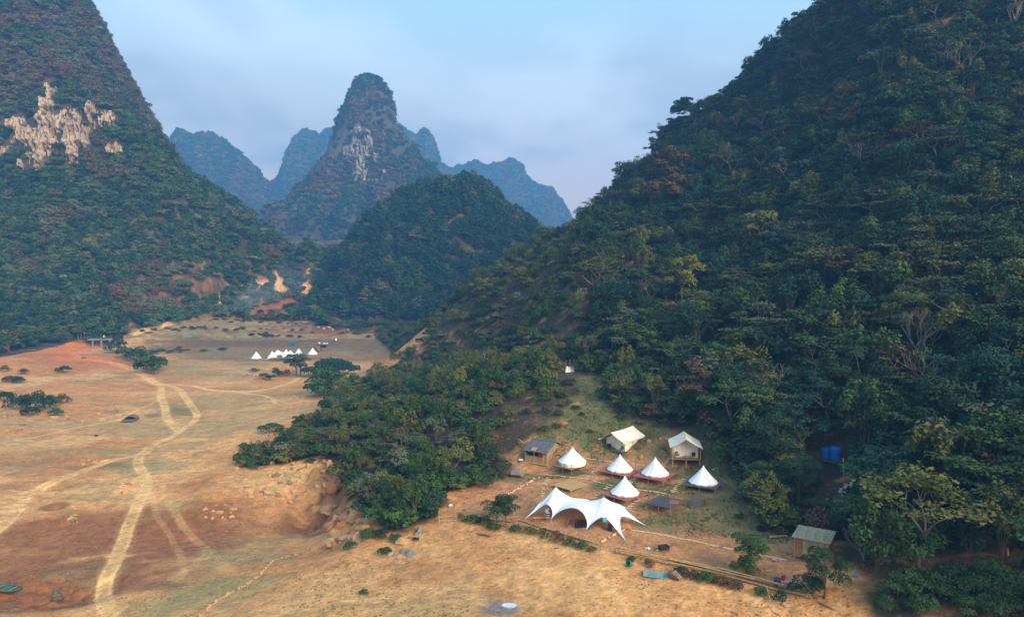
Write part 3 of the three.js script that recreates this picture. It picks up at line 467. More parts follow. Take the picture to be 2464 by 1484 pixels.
// an open crown: pale forking limbs that carry flat sprays of leaf
function airy(seed, leaves, size, h = 10) {
  const r = rng(seed), wood = [], tips = [];
  (function grow(p, dir, len, rad, k) {
    const e = p.clone().addScaledVector(dir, len), m = p.clone().lerp(e, 0.5).add(V3((r() - 0.5) * len * 0.2, (r() - 0.5) * len * 0.12, (r() - 0.5) * len * 0.2));
    wood.push(limb([p, m, e], rad, rad * 0.6, k > 2 ? 5 : 3)); if (k < 2) tips.push(e, m); if (!k) return;
    const n = k === 4 ? 3 : 2 + (r() < 0.4 ? 1 : 0);
    for (let i = 0; i < n; i++) { const a = i * 6.2832 / n + r() * 1.8, s = 0.55 + 0.55 * r(), q = V3(Math.cos(a) * s, k < 3 ? -0.25 : 0.1, Math.sin(a) * s).addScaledVector(dir, 0.8); grow(e.clone(), q.normalize(), len * (0.6 + 0.2 * r()), rad * 0.58, k - 1); }
  })(V3(0, -0.6, 0), V3((r() - 0.5) * 0.25, 1, (r() - 0.5) * 0.25), h * 0.34, h * 0.022, 4);
  return { crown: leafCloud(leaves, (q) => { const t = tips[Math.floor(q() * tips.length)], a = q() * 6.28, d = 0.9 * Math.sqrt(q()); return { p: V3(t.x + Math.cos(a) * d, t.y + 0.1 + (q() - 0.5) * 0.35, t.z + Math.sin(a) * d), out: V3(Math.cos(a) * 0.4, 0.9, Math.sin(a) * 0.4) }; }, size, r, 0.15, 0.8), trunk: join(wood), height: h };
}
const leaf = (r, g, b) => new THREE.MeshPhysicalMaterial({ color: srgb(r, g, b), roughness: 0.85, specularIntensity: 0.35, side: THREE.DoubleSide });
const bark = mat(96, 82, 68), paleBark = mat(122, 108, 96), darkBark = mat(60, 50, 42);
const GREENS = { deep: [42, 64, 40], mid: [60, 84, 42], blue: [34, 66, 52], olive: [92, 94, 46], yellow: [108, 104, 42], brown: [92, 70, 46], rust: [104, 72, 42], grey: [90, 96, 72] };
const leafMats = Object.fromEntries(Object.entries(GREENS).map(([k, c]) => [k, leaf(...c)]));
const whiteLeaf = new THREE.MeshPhysicalMaterial({ color: 0xffffff, roughness: 0.85, specularIntensity: 0.35, side: THREE.DoubleSide });
const PROTO = {
  broadleaf: [broadleaf(11, 2300, 0.46), broadleaf(12, 2500, 0.46, 1.15), broadleaf(13, 2100, 0.42, 0.8), broadleaf(14, 1900, 0.56), broadleaf(15, 2500, 0.42, 1.05), broadleaf(16, 2100, 0.48, 0.7)],
  fine: [broadleaf(81, 5200, 0.27), broadleaf(82, 5200, 0.27, 1.1), broadleaf(83, 4800, 0.3, 0.85)],
  fineShrub: [shrub(141, 2300, 0.16), shrub(142, 2300, 0.16), shrub(143, 2300, 0.15)],
  slim: [broadleaf(21, 650, 0.95, 0.8), broadleaf(22, 650, 0.95, 0.95), broadleaf(23, 650, 0.9, 0.75)],
  airy: [airy(91, 1300, 0.36), airy(92, 1500, 0.34), airy(93, 900, 0.36), airy(94, 1700, 0.34)],
  tiered: [tiered(31, 800, 0.85), tiered(32, 800, 0.85), tiered(33, 800, 0.9)],
  shrub: [shrub(41, 820, 0.27), shrub(42, 820, 0.27), shrub(43, 900, 0.24), shrub(44, 760, 0.31)],
  feathery: [feathery(51, 1100, 0.4), feathery(52, 1100, 0.4), feathery(53, 1100, 0.36)],
  bare: [bare(61, 0.62, 4, 10), bare(62, 0.75, 4, 10), bare(63, 0.5, 4, 10)],
  far: [shrub(71, 130, 0.85), shrub(72, 130, 0.85), shrub(73, 120, 0.95)],
};
const WINDOWS = [[1350, 1392, 846, 900, 150], [1968, 2034, 1056, 1108, 110], [2026, 2042, 1100, 1190, 95], [1900, 2024, 1270, 1345, 76], [2095, 2464, 1385, 1484, 63.5], [1212, 1295, 1040, 1118, 112]];                                                   // [u0, u1, v0, v1, d]: sight lines kept open in front of things that stand among the trees
const blocked = (x, d, h) => WINDOWS.some(([a, b, c, e, dist]) => { if (d > dist + 0.8) return false; const [u0, v0] = project(x, baseH(x, d), d), [, v1] = project(x, baseH(x, d) + h, d), w = 1.6 * FOC / d; return u0 + w > a && u0 - w < b && v1 < e && v0 > c; });
const trees = [];                                                     // {kind, v, x, d, y, s, turn, tone, place}
const plant = (kind, x, d, s, tone, place, r, lift = 0) => trees.push({ kind, v: Math.floor(r() * PROTO[kind].length), x, d, y: H(x, d) + lift, s, turn: r() * 6.2832, tone, place });
function seen(x, y, d) { for (let k = 1; k < 46; k++) { const t = k / 46, q = d * (0.12 + 0.86 * t), f = q / d; if (baseH(x * f, q) > EYE + (y - EYE) * f + 0.5) return false; } return true; }
const NAr = (r, k) => (r() - 0.5) * 2 * k;
const offCliff = (X, Dd) => { const y = baseH(X, Dd); for (let i = 0; i < cliffSpots.length; i += 3) { const c = cliffSpots[i]; if (Math.abs(c.x - X) < 2.2 && Math.abs(c.z + Dd) < 3 && y + 4 > c.y - 3 && y < c.y + 2) return false; } return true; };
const edge = (X, Dd, m) => { for (let k = 0; k < 8; k++) if (inside(CLEAR, X + Math.cos(k * 0.785) * m, Dd + Math.sin(k * 0.785) * m)) return true; return false; };
const top2 = (X, Dd) => { if (Dd < 300 || X > -60) return 0; const L = leftFn(X, Dd); if (L < baseH(X, Dd) - 6 || inside(OPENSLOPE, X, Dd) || !seen(X, baseH(X, Dd) + 11, Dd)) return 0; return Math.min(4, Math.round(slopeOf(X, Dd) * 1.4)); };   // more plants to the square on steep ground
const leftTone = (r, x, d) => { const y = baseH(x, d), hi = step(80, 165, y), g = fbm(x / 26 + 9, (y + d) / 26, 4) + 0.55 * (hi - 0.55) + 0.3 * (r() - 0.5); return g > 0.06 ? pick(r, [['brown', 4], ['rust', 0.9], ['grey', 1.6], ['olive', 1]]) : pick(r, [['mid', 4], ['deep', 4], ['olive', 1.6], ['grey', 0.6]]); };
const pick = (r, list) => { let t = r() * list.reduce((s, [, w]) => s + w, 0); for (const [k, w] of list) { if ((t -= w) <= 0) return k; } return list[0][0]; };
{
  const r = rng(2024);
  for (let d = 52; d < 640; d += d < 150 ? 2.4 : d < 260 ? 3.4 : 3.8) for (let x = -420; x < 320; ) {
    const cell = d < 150 ? 2.4 : d < 260 ? 3.4 : 3.8, X = x + r() * cell, Dd = d + r() * cell; x += cell;
    const y = baseH(X, Dd), [u, v] = project(X, y + 6, Dd);
    if (u < -160 || u > PW + 160 || v > PH + 160 || v < -330) { r(); continue; }
    if (inside(CLEAR, X, Dd)) continue;
    for (let more = top2(X, Dd); more > 0; more--) { const a = X + NAr(r, 2.4), b = Dd + NAr(r, 2.4), hy = step(85, 150, baseH(a, b) + 30 * fbm(a / 30 + 50, b / 30, 4)); if (!offCliff(a, b) && r() < 0.85) continue; plant(r() < 0.5 ? 'slim' : 'shrub', a, b, 0, leftTone(r, a, b), 'left', r); const t = trees[trees.length - 1]; t.s = t.kind === 'slim' ? 0.5 + 0.3 * r() : 1.5 + 1.2 * r(); }
    if (Dd > 280 && (nearTrack(X, Dd, 3) || nearTrack(X, Dd + 7, 4) || nearTrack(X, Dd + 13, 4))) continue;
    if (blocked(X, Dd, 6)) { if (!blocked(X, Dd, 1.3) && r() < 0.7) plant('shrub', X, Dd, 0.3 + 0.2 * r(), pick(r, [['mid', 4], ['deep', 3], ['olive', 2], ['brown', 1]]), 'mountain', r); continue; }
    if (inside(SPARSE, X, Dd)) { if (r() < 0.13 + 0.3 * fbm(X / 14, Dd / 9, 3)) plant('shrub', X, Dd, 0.5 + 0.8 * r(), pick(r, [['mid', 3], ['deep', 3], ['olive', 2], ['brown', 2]]), 'left', r); continue; }
    if (!seen(X, y + 11, Dd)) continue;
    const R = rightFn(X, Dd), L = leftFn(X, Dd), M = hillFn(X, Dd), top = Math.max(R, L, M), patch = fbm(X / 30 + 50, Dd / 30, 4), near = cliffSpots.length && Dd > 400 && L === top;
    if (near) { let bad = false; for (let i = 0; i < cliffSpots.length; i += 3) { const c = cliffSpots[i]; if (Math.abs(c.x - X) < 2.2 && Math.abs(c.z + Dd) < 3 && y + 4 > c.y - 3 && y < c.y + 2) { bad = true; break; } } if (bad) continue; }
    if (top === M && M > 4) { if (r() < 0.72) plant('tiered', X, Dd, 0.6 + 0.85 * r(), pick(r, [['blue', 6], ['deep', 4], ['mid', 2.5], ['olive', 1]]), 'hill', r); else plant('slim', X, Dd, 0.6 + 0.35 * r(), pick(r, [['blue', 4], ['mid', 4], ['grey', 1]]), 'hill', r); continue; }
    if (top === L) {
      const open = inside(OPENSLOPE, X, Dd); if (open && r() < 0.22 + 0.4 * patch) continue;
      const high = step(85, 150, y + 30 * patch);
      if (r() < 0.03) { plant('bare', X, Dd, 0.7 + 0.4 * r(), 'pale', 'left', r); continue; }
      if (open || r() < 0.34 + 0.3 * high) plant('shrub', X, Dd, 1.5 + 1.4 * r(), leftTone(r, X, Dd), 'left', r);
      else plant('slim', X, Dd, 0.55 + 0.4 * r() - 0.15 * high, leftTone(r, X, Dd), 'left', r);
      continue;
    }
    const steep = step(0.34, 0.6, slopeOf(X, Dd)), spur = 1 - step(-10, 34, X - 0.06 * Dd + 4) * step(0.2, 0.42, slopeOf(X, Dd)), q = r();
    if (inside(BRUSH, X, Dd)) { if (q < 0.55) plant('shrub', X, Dd, 0.5 + 0.7 * r(), pick(r, [['mid', 4], ['olive', 3], ['brown', 2.4], ['deep', 1]]), 'spur', r); continue; }
    if (Dd < 160 && edge(X, Dd, 3.4) && r() < 0.8) plant('shrub', X, Dd, 0.6 + 0.6 * r(), pick(r, [['mid', 5], ['deep', 3], ['olive', 2.4], ['brown', 1]]), spur > 0.5 ? 'spur' : 'mountain', r);
    if (spur > 0.5) {
      if (q < 0.52) plant('shrub', X, Dd, 0.8 + 0.8 * r(), pick(r, [['mid', 5], ['deep', 3], ['olive', 3], ['brown', 1.2], ['grey', 1.6]]), 'spur', r);
      else if (q < 0.58) plant('airy', X, Dd, 0.32 + 0.28 * r(), pick(r, [['mid', 3], ['olive', 4], ['grey', 2], ['brown', 0.8]]), 'spur', r);
      else if (q < 0.68) plant('broadleaf', X, Dd, 0.26 + 0.26 * r(), pick(r, [['mid', 4], ['deep', 3], ['olive', 2.6], ['grey', 1.4]]), 'spur', r);
      else if (q < 0.84) plant('feathery', X, Dd, 0.4 + 0.34 * r(), pick(r, [['mid', 5], ['olive', 3.4], ['yellow', 0.25], ['grey', 1]]), 'spur', r);
      else if (q < 0.845) plant('bare', X, Dd, 0.5 + 0.3 * r(), 'pale', 'spur', r);
    } else {
      const cool = step(120, 200, Dd);
      if (slopeOf(X, Dd) > 0.55) for (let k = r() * slopeOf(X, Dd) * 1.7; k > 0.5; k--) { const a = X + NAr(r, 2.2), b = Dd + NAr(r, 2.2); plant(r() < 0.25 ? 'broadleaf' : 'shrub', a, b, 0, pick(r, [['deep', 4], ['blue', 3], ['mid', 2.4], ['grey', 0.6], ['brown', 0.4]]), 'mountain', r); const t = trees[trees.length - 1]; t.s = t.kind === 'shrub' ? 1.1 + 1.4 * r() : 0.4 + 0.4 * r(); }
      if (q < 0.13) plant('airy', X, Dd, 0.6 + 0.65 * r(), pick(r, [['mid', 3], ['olive', 3 + (patch > 0.15 ? 2 : 0)], ['grey', 3], ['blue', 2], ['deep', 1], ['brown', 0.5]]), 'mountain', r);
      else if (q < 0.38) plant('broadleaf', X, Dd, 0.38 + 0.9 * r() * r(), pick(r, [['blue', 3 + 3 * cool], ['deep', 5], ['mid', 3], ['olive', 0.8 + (patch > 0.2 ? 0.8 : 0)], ['grey', 0.6]]), 'mountain', r);
      else if (q < 0.66) plant('shrub', X, Dd, 0.8 + 1.5 * r(), pick(r, [['deep', 5], ['blue', 3], ['mid', 3], ['olive', 0.7], ['brown', 0.4 + (patch > 0.3 ? 2 : 0)]]), 'mountain', r);
      else if (q < 0.76) plant('feathery', X, Dd, 0.7 + 0.5 * r(), pick(r, [['mid', 4], ['blue', 2], ['olive', 2]]), 'mountain', r);
      else if (q < 0.764) plant('bare', X, Dd, 0.8 + 0.5 * r(), 'pale', 'mountain', r);
    }
  }
}
// the trees that show largest stand one by one, the rest of the woods as a mass
const KIND = {
  broadleaf: ['broadleaf_tree', 'tree', { mountain: 'leafy broadleaf tree among the forest on the steep mountainside above the camp', spur: 'small leafy broadleaf tree on the brushy spur behind the camp' }],
  slim: ['slender_tree', 'tree', { left: 'slender leafy tree on the slope below the pale cliffs', hill: 'slender leafy tree on the rounded hill in mid valley' }],
  airy: ['open_tree', 'tree', { mountain: 'open crowned tree with pale limbs on the steep mountainside', spur: 'small open crowned tree with pale limbs on the brushy spur' }],
  tiered: ['tiered_tree', 'tree', { hill: 'tall tiered tree on the rounded hill in mid valley' }],
  shrub: ['shrub', 'shrub', { mountain: 'dense leafy shrub under the trees of the steep mountainside', spur: 'dense leafy shrub on the brushy spur behind the camp', left: 'low bushy shrub on the slope below the pale cliffs', camp: '' }],
  feathery: ['arching_shrub', 'shrub', { mountain: 'feathery arching shrub among the forest on the steep mountainside', spur: 'feathery arching shrub on the brushy spur behind the camp' }],
  bare: ['bare_tree', 'tree', { mountain: 'pale leafless tree among the forest on the steep mountainside', spur: 'pale leafless tree on the brushy spur behind the camp', left: 'pale leafless tree on the slope below the pale cliffs' }],
};
const TONE = { deep: 'dark green ', mid: 'fresh green ', blue: 'bluish green ', olive: 'olive green ', yellow: 'yellow green ', brown: 'brownish ', rust: 'rusty brown ', grey: 'grey green ', pale: '' };
const LIMIT = { broadleaf: 190, airy: 170, slim: 160, tiered: 160, shrub: 80, feathery: 140, bare: 60 };
const GROUPS = { mountain: 'forest on the steep mountainside', spur: 'brush on the spur behind the camp', left: 'woods below the pale cliffs', hill: 'woods on the hill in mid valley' };
function standTree(t, name, label, category, group) {
  const P = t.kind === 'shrub' && t.d < 76 && t.s > 0.5 ? PROTO.fineShrub[t.v % 3] : t.kind === 'broadleaf' && t.d < 112 ? PROTO.fine[t.v % 3] : PROTO[t.kind][t.v], o = thing(name, label, category, V3(t.x, t.y, -t.d), t.turn, group); o.scale.setScalar(t.s);
  mesh('trunk', P.trunk, t.tone === 'pale' ? paleBark : t.kind === 'slim' || t.kind === 'airy' ? paleBark : bark, o);
  if (P.crown) mesh('crown', P.crown, leafMats[t.tone], o);
  return o;
}
const masses = new Map();
for (const kind of Object.keys(KIND)) {
  const all = trees.filter((t) => t.kind === kind);
  for (const t of all) { const P = PROTO[kind][0], h = P.height * t.s, [u, v] = project(t.x, t.y + h * 0.75, t.d); t.big = u > 5 && u < PW - 5 && v > 5 && v < PH - 5 && seen(t.x, t.y + h * 0.8, t.d) ? h / t.d : 0; }
  all.sort((a, b) => b.big - a.big);
  all.forEach((t, i) => {
    if (i < LIMIT[kind] && t.big > 0) return standTree(t, KIND[kind][0], TONE[t.tone] + KIND[kind][2][t.place], KIND[kind][1], GROUPS[t.place]);
    const key = kind + '|' + t.v; if (!masses.has(key)) masses.set(key, []); masses.get(key).push(t);
  });
}
function mass(name, geo, list, label, tinted, material) {
  const m = shade(new THREE.InstancedMesh(geo, material, list.length)), M = new THREE.Matrix4(), q = new THREE.Quaternion(), up = V3(0, 1, 0), c = new THREE.Color();
  list.forEach((t, i) => { q.setFromAxisAngle(up, t.turn); M.compose(V3(t.x, t.y, -t.d), q, V3(t.s, t.s * (t.tall ?? 1), t.s)); m.setMatrixAt(i, M); if (tinted) { const k = t.vary ?? 1; c.copy(leafMats[t.tone].color); m.setColorAt(i, c.setRGB(c.r * k, c.g * k, c.b * k)); } });
  m.name = numbered(name); scene.add(m); return tag(m, label, null, null, 'stuff');
}
{
  const r = rng(9);
  for (const [key, list] of masses) {
    const [kind, v] = key.split('|'), P = PROTO[kind][+v]; for (const t of list) t.vary = (t.place === 'left' ? 0.95 : 0.72) + 0.6 * r() * r() + 0.1;
    if (P.crown) mass('forest', P.crown, list, 'dense woods covering the slopes of the valley', true, whiteLeaf);
    if (kind === 'airy') mass('forest', P.trunk, list, 'pale limbs of open crowned trees in the woods', false, paleBark);
    if (kind === 'bare') mass('forest', P.trunk, list, 'pale leafless trees scattered in the woods', false, paleBark);
  }
  const rim = [];
  for (let i = 0; i < 420; i++) { const top = r() < 0.55, p = towerPoint(r(), top ? 0.01 + 0.3 * r() : 0.3 + 0.5 * r()); rim.push({ x: p.x, y: p.y - 3, d: -p.z, s: 0.65 + 0.65 * r(), turn: r() * 6.28, tone: pick(r, [['deep', 4], ['brown', 2], ['mid', 2], ['blue', 2]]), vary: 0.9 }); }
  mass('mountain_forest', PROTO.slim[0].crown, rim, 'taller trees standing out on the limestone tower', true, whiteLeaf);
  // woods on the far mountains and the tower
  const spots = [[], [], []];
  for (const [sample, n, D0] of surfaces) for (let i = 0; i < n; i++) {
    const p = sample(r); if (p.y < 20) continue;
    if (D0 === TD) { let bad = false; for (let k = 0; k < cliffSpots.length; k += 2) { const c = cliffSpots[k]; if (c.z < -600 && Math.abs(c.x - p.x) < 2 && Math.abs(c.y - p.y - 1) < 3.2) { bad = true; break; } } if (bad) continue; }
    if (D0 === TD && p.y > 190 && p.z > -TD && fbm(p.x / 9 + 3, p.y / 30, 3) > 0.02) continue;
    const patch = fbm(p.x / 34, (p.y + p.z) / 34, 3);
    spots[i % 3].push({ x: p.x, y: p.y - 0.8, d: -p.z, s: (0.8 + 1.1 * r()) * (D0 > TD ? 1.7 : 1.25), tall: 0.9 + 0.8 * r(), turn: r() * 6.28, tone: patch + 0.25 * (r() - 0.5) > 0.13 ? pick(r, [['brown', 4], ['grey', 1], ['rust', 0.7]]) : pick(r, [['deep', 4], ['mid', 2], ['blue', 2]]), vary: 0.8 + 0.4 * r() });
  }
  spots.forEach((list, i) => mass('mountain_forest', PROTO.far[i].crown, list, 'low woods clinging to the far mountains and the tower', true, whiteLeaf));
}

// ---------------------------------------------------------------- building blocks for small things
const bx = (w, h, d, x = 0, y = 0, z = 0, ry = 0, rz = 0, rx = 0) => { const g = new THREE.BoxGeometry(w, h, d); if (rx) g.rotateX(rx); if (rz) g.rotateZ(rz); if (ry) g.rotateY(ry); return g.translate(x, y, z); };
const cyl = (r0, r1, h, x = 0, y = 0, z = 0, n = 8) => new THREE.CylinderGeometry(r1, r0, h, n).translate(x, y + h / 2, z);
function rod(a, b, r0, r1 = r0, n = 6) { const v = b.clone().sub(a), l = v.length(), g = new THREE.CylinderGeometry(r1, r0, l, n); g.translate(0, l / 2, 0); g.applyQuaternion(new THREE.Quaternion().setFromUnitVectors(V3(0, 1, 0), v.normalize())); return g.translate(a.x, a.y, a.z); }
const all = (list) => mergeGeometries(list.map((g) => { const q = g.index ? g.toNonIndexed() : g; if (!q.attributes.uv) q.setAttribute('uv', new THREE.Float32BufferAttribute(new Float32Array(q.attributes.position.count * 2), 2)); return q; }));
function surface(nu, nv, f) { const pos = [], uv = [], idx = []; for (let j = 0; j <= nv; j++) for (let i = 0; i <= nu; i++) { const p = f(i / nu, j / nv); pos.push(p.x, p.y, p.z); uv.push(i / nu, j / nv); } for (let j = 0; j < nv; j++) for (let i = 0; i < nu; i++) { const a = j * (nu + 1) + i, b = a + 1, c = b + nu + 1, e = a + nu + 1; idx.push(a, b, c, a, c, e); } const g = new THREE.BufferGeometry(); g.setAttribute('position', new THREE.Float32BufferAttribute(pos, 3)); g.setAttribute('uv', new THREE.Float32BufferAttribute(uv, 2)); g.setIndex(idx); g.computeVertexNormals(); return g; }
const grain = noiseMap(256, tiled((x, y) => 0.5 + 0.5 * fbm(x, y, 4), 40, 5));
function wornMap(a, b, fx, fy) { const W = 256, t = new Uint8Array(W * W * 4), f = tiled((x, y) => fbm(x, y, 5), fx, fy), A = C(...a), B = C(...b); for (let j = 0; j < W; j++) for (let i = 0; i < W; i++) { const col = mix3(A, B, step(-0.35, 0.4, f(i / W, j / W))); for (let q = 0; q < 3; q++) t[(j * W + i) * 4 + q] = LUT[Math.round(col[q] * 4095)]; t[(j * W + i) * 4 + 3] = 255; } const m = new THREE.DataTexture(t, W, W, THREE.RGBAFormat); m.colorSpace = THREE.SRGBColorSpace; m.wrapS = m.wrapT = THREE.RepeatWrapping; m.magFilter = THREE.LinearFilter; m.needsUpdate = true; return m; }
const worn = (a, b, fx = 5, fy = 5, o = {}) => new THREE.MeshStandardMaterial({ map: wornMap(a, b, fx, fy), roughness: 0.9, ...o });
const wood = worn([168, 130, 86], [116, 84, 56], 3, 20), bamboo = worn([202, 166, 108], [160, 124, 78], 3, 24), greyWood = worn([112, 104, 98], [78, 72, 68], 3, 20), canvasMat = worn([238, 232, 222], [228, 220, 206], 3, 3, { roughness: 1, side: THREE.DoubleSide }), whiteCloth = worn([240, 238, 236], [232, 230, 228], 3, 3, { roughness: 0.9, side: THREE.DoubleSide }), cream = worn([238, 226, 204], [226, 212, 188], 3, 3, { side: THREE.DoubleSide }), redDeck = worn([172, 96, 80], [140, 76, 62], 8, 3), darkDeck = worn([86, 82, 86], [64, 60, 62], 8, 3), blackMat = mat(26, 26, 28), ropeMat = mat(196, 178, 150), steel = mat(128, 132, 134, { metalness: 0.6, roughness: 0.5 }), tin = worn([150, 150, 146], [104, 102, 100], 12, 4, { roughness: 0.7, side: THREE.DoubleSide }), darkTin = worn([104, 104, 108], [66, 66, 70], 14, 4, { roughness: 0.75, side: THREE.DoubleSide }), paleTin = worn([182, 164, 128], [146, 128, 98], 12, 4, { roughness: 0.7, side: THREE.DoubleSide }), matting = worn([170, 146, 108], [130, 108, 78], 30, 30), redPaint = worn([152, 58, 46], [112, 42, 36], 4, 14), plywood = worn([178, 120, 78], [150, 98, 62], 2, 10), bluePaint = mat(44, 92, 138, { roughness: 0.55 }), yellowPaint = mat(214, 160, 60), stoneTan = worn([190, 148, 100], [140, 100, 64], 4, 4), darkRock = worn([84, 78, 74], [54, 50, 48], 5, 5), paleStone = worn([218, 186, 140], [186, 148, 104], 3, 3), stoneGrey = worn([128, 120, 114], [92, 84, 78], 4, 4);
const vec = (u, v, y) => { const [x, d, h] = atY(u, v, y); return V3(x, h, -d); };
const NA = (r, k = 0.2) => (r() - 0.5) * 2 * k;
// corners of a floor seen in the photograph: near-left, near and near-right corner, standing on posts whose foot shows at foot
function plan(Lc, Bc, Rc, foot, raised = true, square = false) {
  const f = spot(Bc[0], foot ?? Bc[1]), y = raised ? at(Bc[0], Bc[1], -f.z)[2] : f.y, L = vec(Lc[0], Lc[1], y), B = vec(Bc[0], Bc[1], y), R = vec(Rc[0], Rc[1], y);
  const ax = B.clone().sub(L), w = ax.length(), turn = Math.atan2(-ax.z, ax.x), back = V3(-Math.sin(turn), 0, -Math.cos(turn)), dep = square ? Math.max(w * 0.94, Math.abs(R.clone().sub(B).dot(back))) : Math.max(1.2, Math.abs(R.clone().sub(B).dot(back)));
  const c = L.clone().add(B).multiplyScalar(0.5).addScaledVector(back, dep / 2), g = Math.min(H(c.x, -c.z), y);
  return { w, dep, turn, deck: y, base: V3(c.x, y, c.z), ground: g, at: (x, z) => V3(x, 0, z).applyAxisAngle(V3(0, 1, 0), turn).add(V3(c.x, y, c.z)) };
}
// a deck of boards on posts; the origin is the middle of the deck top
function platform(p, deckMat, legMat, label, opt = {}) {
  const o = (opt.grow && (p.w *= opt.grow, p.dep *= opt.grow), thing('platform', label, 'platform', p.base, p.turn, 'raised camp platforms')), r = rng(Math.round(p.w * 1000)), boards = [], n = Math.round(p.dep / 0.22);
  for (let i = 0; i < n; i++) boards.push(bx(p.w + NA(r, 0.05), 0.045, p.dep / n - 0.018, NA(r, 0.02), -0.024 + NA(r, 0.006), -p.dep / 2 + (i + 0.5) * p.dep / n));
  mesh('deck', all(boards), deckMat, o);
  for (const z of [-1, 1]) mesh('beam', rod(V3(-p.w / 2, -0.11, z * (p.dep / 2 - 0.25)), V3(p.w / 2, -0.11, z * (p.dep / 2 - 0.25)), 0.06), legMat, o);
  const nx = opt.nx ?? 3, nz = opt.nz ?? 3;
  for (let i = 0; i < nx; i++) for (let k = 0; k < nz; k++) {
    const x = (i / (nx - 1) - 0.5) * (p.w - 0.3), z = (k / (nz - 1) - 0.5) * (p.dep - 0.3), q = p.at(x, z), low = H(q.x, -q.z) - p.deck - 0.25;
    mesh('leg', rod(V3(x + NA(r, 0.04), Math.min(low, -0.3), z), V3(x, -0.05, z), 0.075, 0.065), legMat, o);
  }
  return o;
}
// a bell tent: sloping canvas pulled to guy points, a low wall under its eave and one centre pole
function bellTent(p, R, hgt, doorTurn, label, group, wall = 0.26) {
  const o = thing('bell_tent', label, 'tent', p, doorTurn, group), N = 48, lobes = 12, r = rng(Math.round(p.x * 100));
  const eave = (a) => R * (1 + 0.07 * Math.abs(Math.cos(a * lobes / 2)) - 0.035);
  mesh('canopy', surface(N, 12, (s, t) => { const a = s * 6.28319, q = Math.pow(1 - t, 0.92), rr = 0.05 + (eave(a) - 0.05) * (1 - q), sag = -0.1 * Math.sin(Math.PI * t) - 0.09 * Math.sqrt(t) * (1 - Math.abs(Math.cos(a * lobes / 2))); return V3(Math.cos(a) * rr, wall + (hgt - wall) * (1 - (rr - 0.05) / (R - 0.05)) + sag - 0.02, Math.sin(a) * rr); }), whiteCloth, o);
  mesh('side_wall', surface(N, 3, (s, t) => { const a = s * 6.28319, rr = eave(a) * lerp(0.985, 0.94, t); return V3(Math.cos(a) * rr, lerp(wall - 0.03, 0.01, t), Math.sin(a) * rr); }), canvasMat, o);
  mesh('door_flap', surface(8, 10, (s, t) => { const a = (s - 0.5) * 0.5, rr = lerp(0.5, R * 1.02, t); return V3(Math.cos(a) * rr, wall + (hgt - wall) * (1 - (rr - 0.05) / (R - 0.05)) - 0.06 * Math.sin(Math.PI * t) + 0.035, Math.sin(a) * rr * (0.3 + 0.5 * t)); }), canvasMat, o);
  mesh('top_cap', new THREE.ConeGeometry(0.16, 0.24, 10).translate(0, hgt + 0.02, 0), canvasMat, o);
  mesh('pole', cyl(0.03, 0.03, hgt - 0.02, 0, 0, 0), steel, o);
  for (let k = 0; k < 6; k++) { const a = k * 1.047 + 0.3, e = V3(Math.cos(a) * R, wall, Math.sin(a) * R), f = V3(Math.cos(a) * (R + 0.55), 0.02, Math.sin(a) * (R + 0.55)); mesh('guy_rope', rod(e, f, 0.012, 0.012, 4), ropeMat, o); }
  return o;
}
const P2 = plan([1447, 1132], [1505, 1144], [1536, 1130], 1154, true, true), P3 = plan([1531, 1144], [1594, 1155], [1623, 1138], 1171, true, true), P4 = plan([1651, 1165], [1718, 1175], [1742, 1160], 1185, true, true), P5 = plan([1454, 1187], [1508, 1203], [1541, 1184], 1215, true, true), P1 = plan([1338, 1119], [1376, 1128], [1416, 1115], 1140, true, true);
platform(P1, wood, wood, 'weathered wooden platform beneath the bell tent beside the shack', { grow: 1.2 });
platform(P2, redDeck, wood, 'red decked platform under the bell tent between the two ridge tents', { grow: 1.2 });
platform(P3, redDeck, wood, 'red decked platform under the bell tent in the middle of the row', { grow: 1.2 });
platform(P4, darkDeck, wood, 'dark boarded platform under the bell tent at the forest edge', { grow: 1.2 });
platform(P5, redDeck, wood, 'low reddish wooden platform under the bell tent behind the star canopy', { grow: 1.2 });
const TENTS = 'white bell tents on platforms';
bellTent(P1.base, 2.1, 2.6, -1.0, 'cream white bell tent standing beside the tin roofed shack', TENTS, 0.6);
bellTent(P2.base, 1.88, 2.25, -1.9, 'white bell tent on a red deck below the twin chair ridge tent', TENTS);
bellTent(P3.base, 1.92, 2.35, -2.0, 'white bell tent on a red deck in the middle of the row', TENTS);
bellTent(P4.base, 1.92, 2.3, -1.2, 'white bell tent on a dark deck at the forest edge', TENTS);
bellTent(P5.base, 1.9, 2.3, -1.7, 'white bell tent just behind the big star canopy', TENTS);
// two empty platforms
const P6 = plan([1330, 1167], [1374, 1180], [1421, 1159], 1187), P7 = plan([1552, 1210], [1616, 1224], [1651, 1204], 1244);
platform(P6, bamboo, bamboo, 'empty pale bamboo platform behind the star canopy');
platform(P7, darkDeck, wood, 'empty platform covered in dark sheeting beside a dark boulder');
{ const q = P7.at(P7.w * 0.28, -P7.dep * 0.12); tag(mesh('mat', bx(1.1, 0.03, 1.5, 0, 0.025, 0), redDeck), 'red mat lying on the dark empty platform', 'mat').position.copy(q); scene.children[scene.children.length - 1].rotation.y = P7.turn + 0.15; }

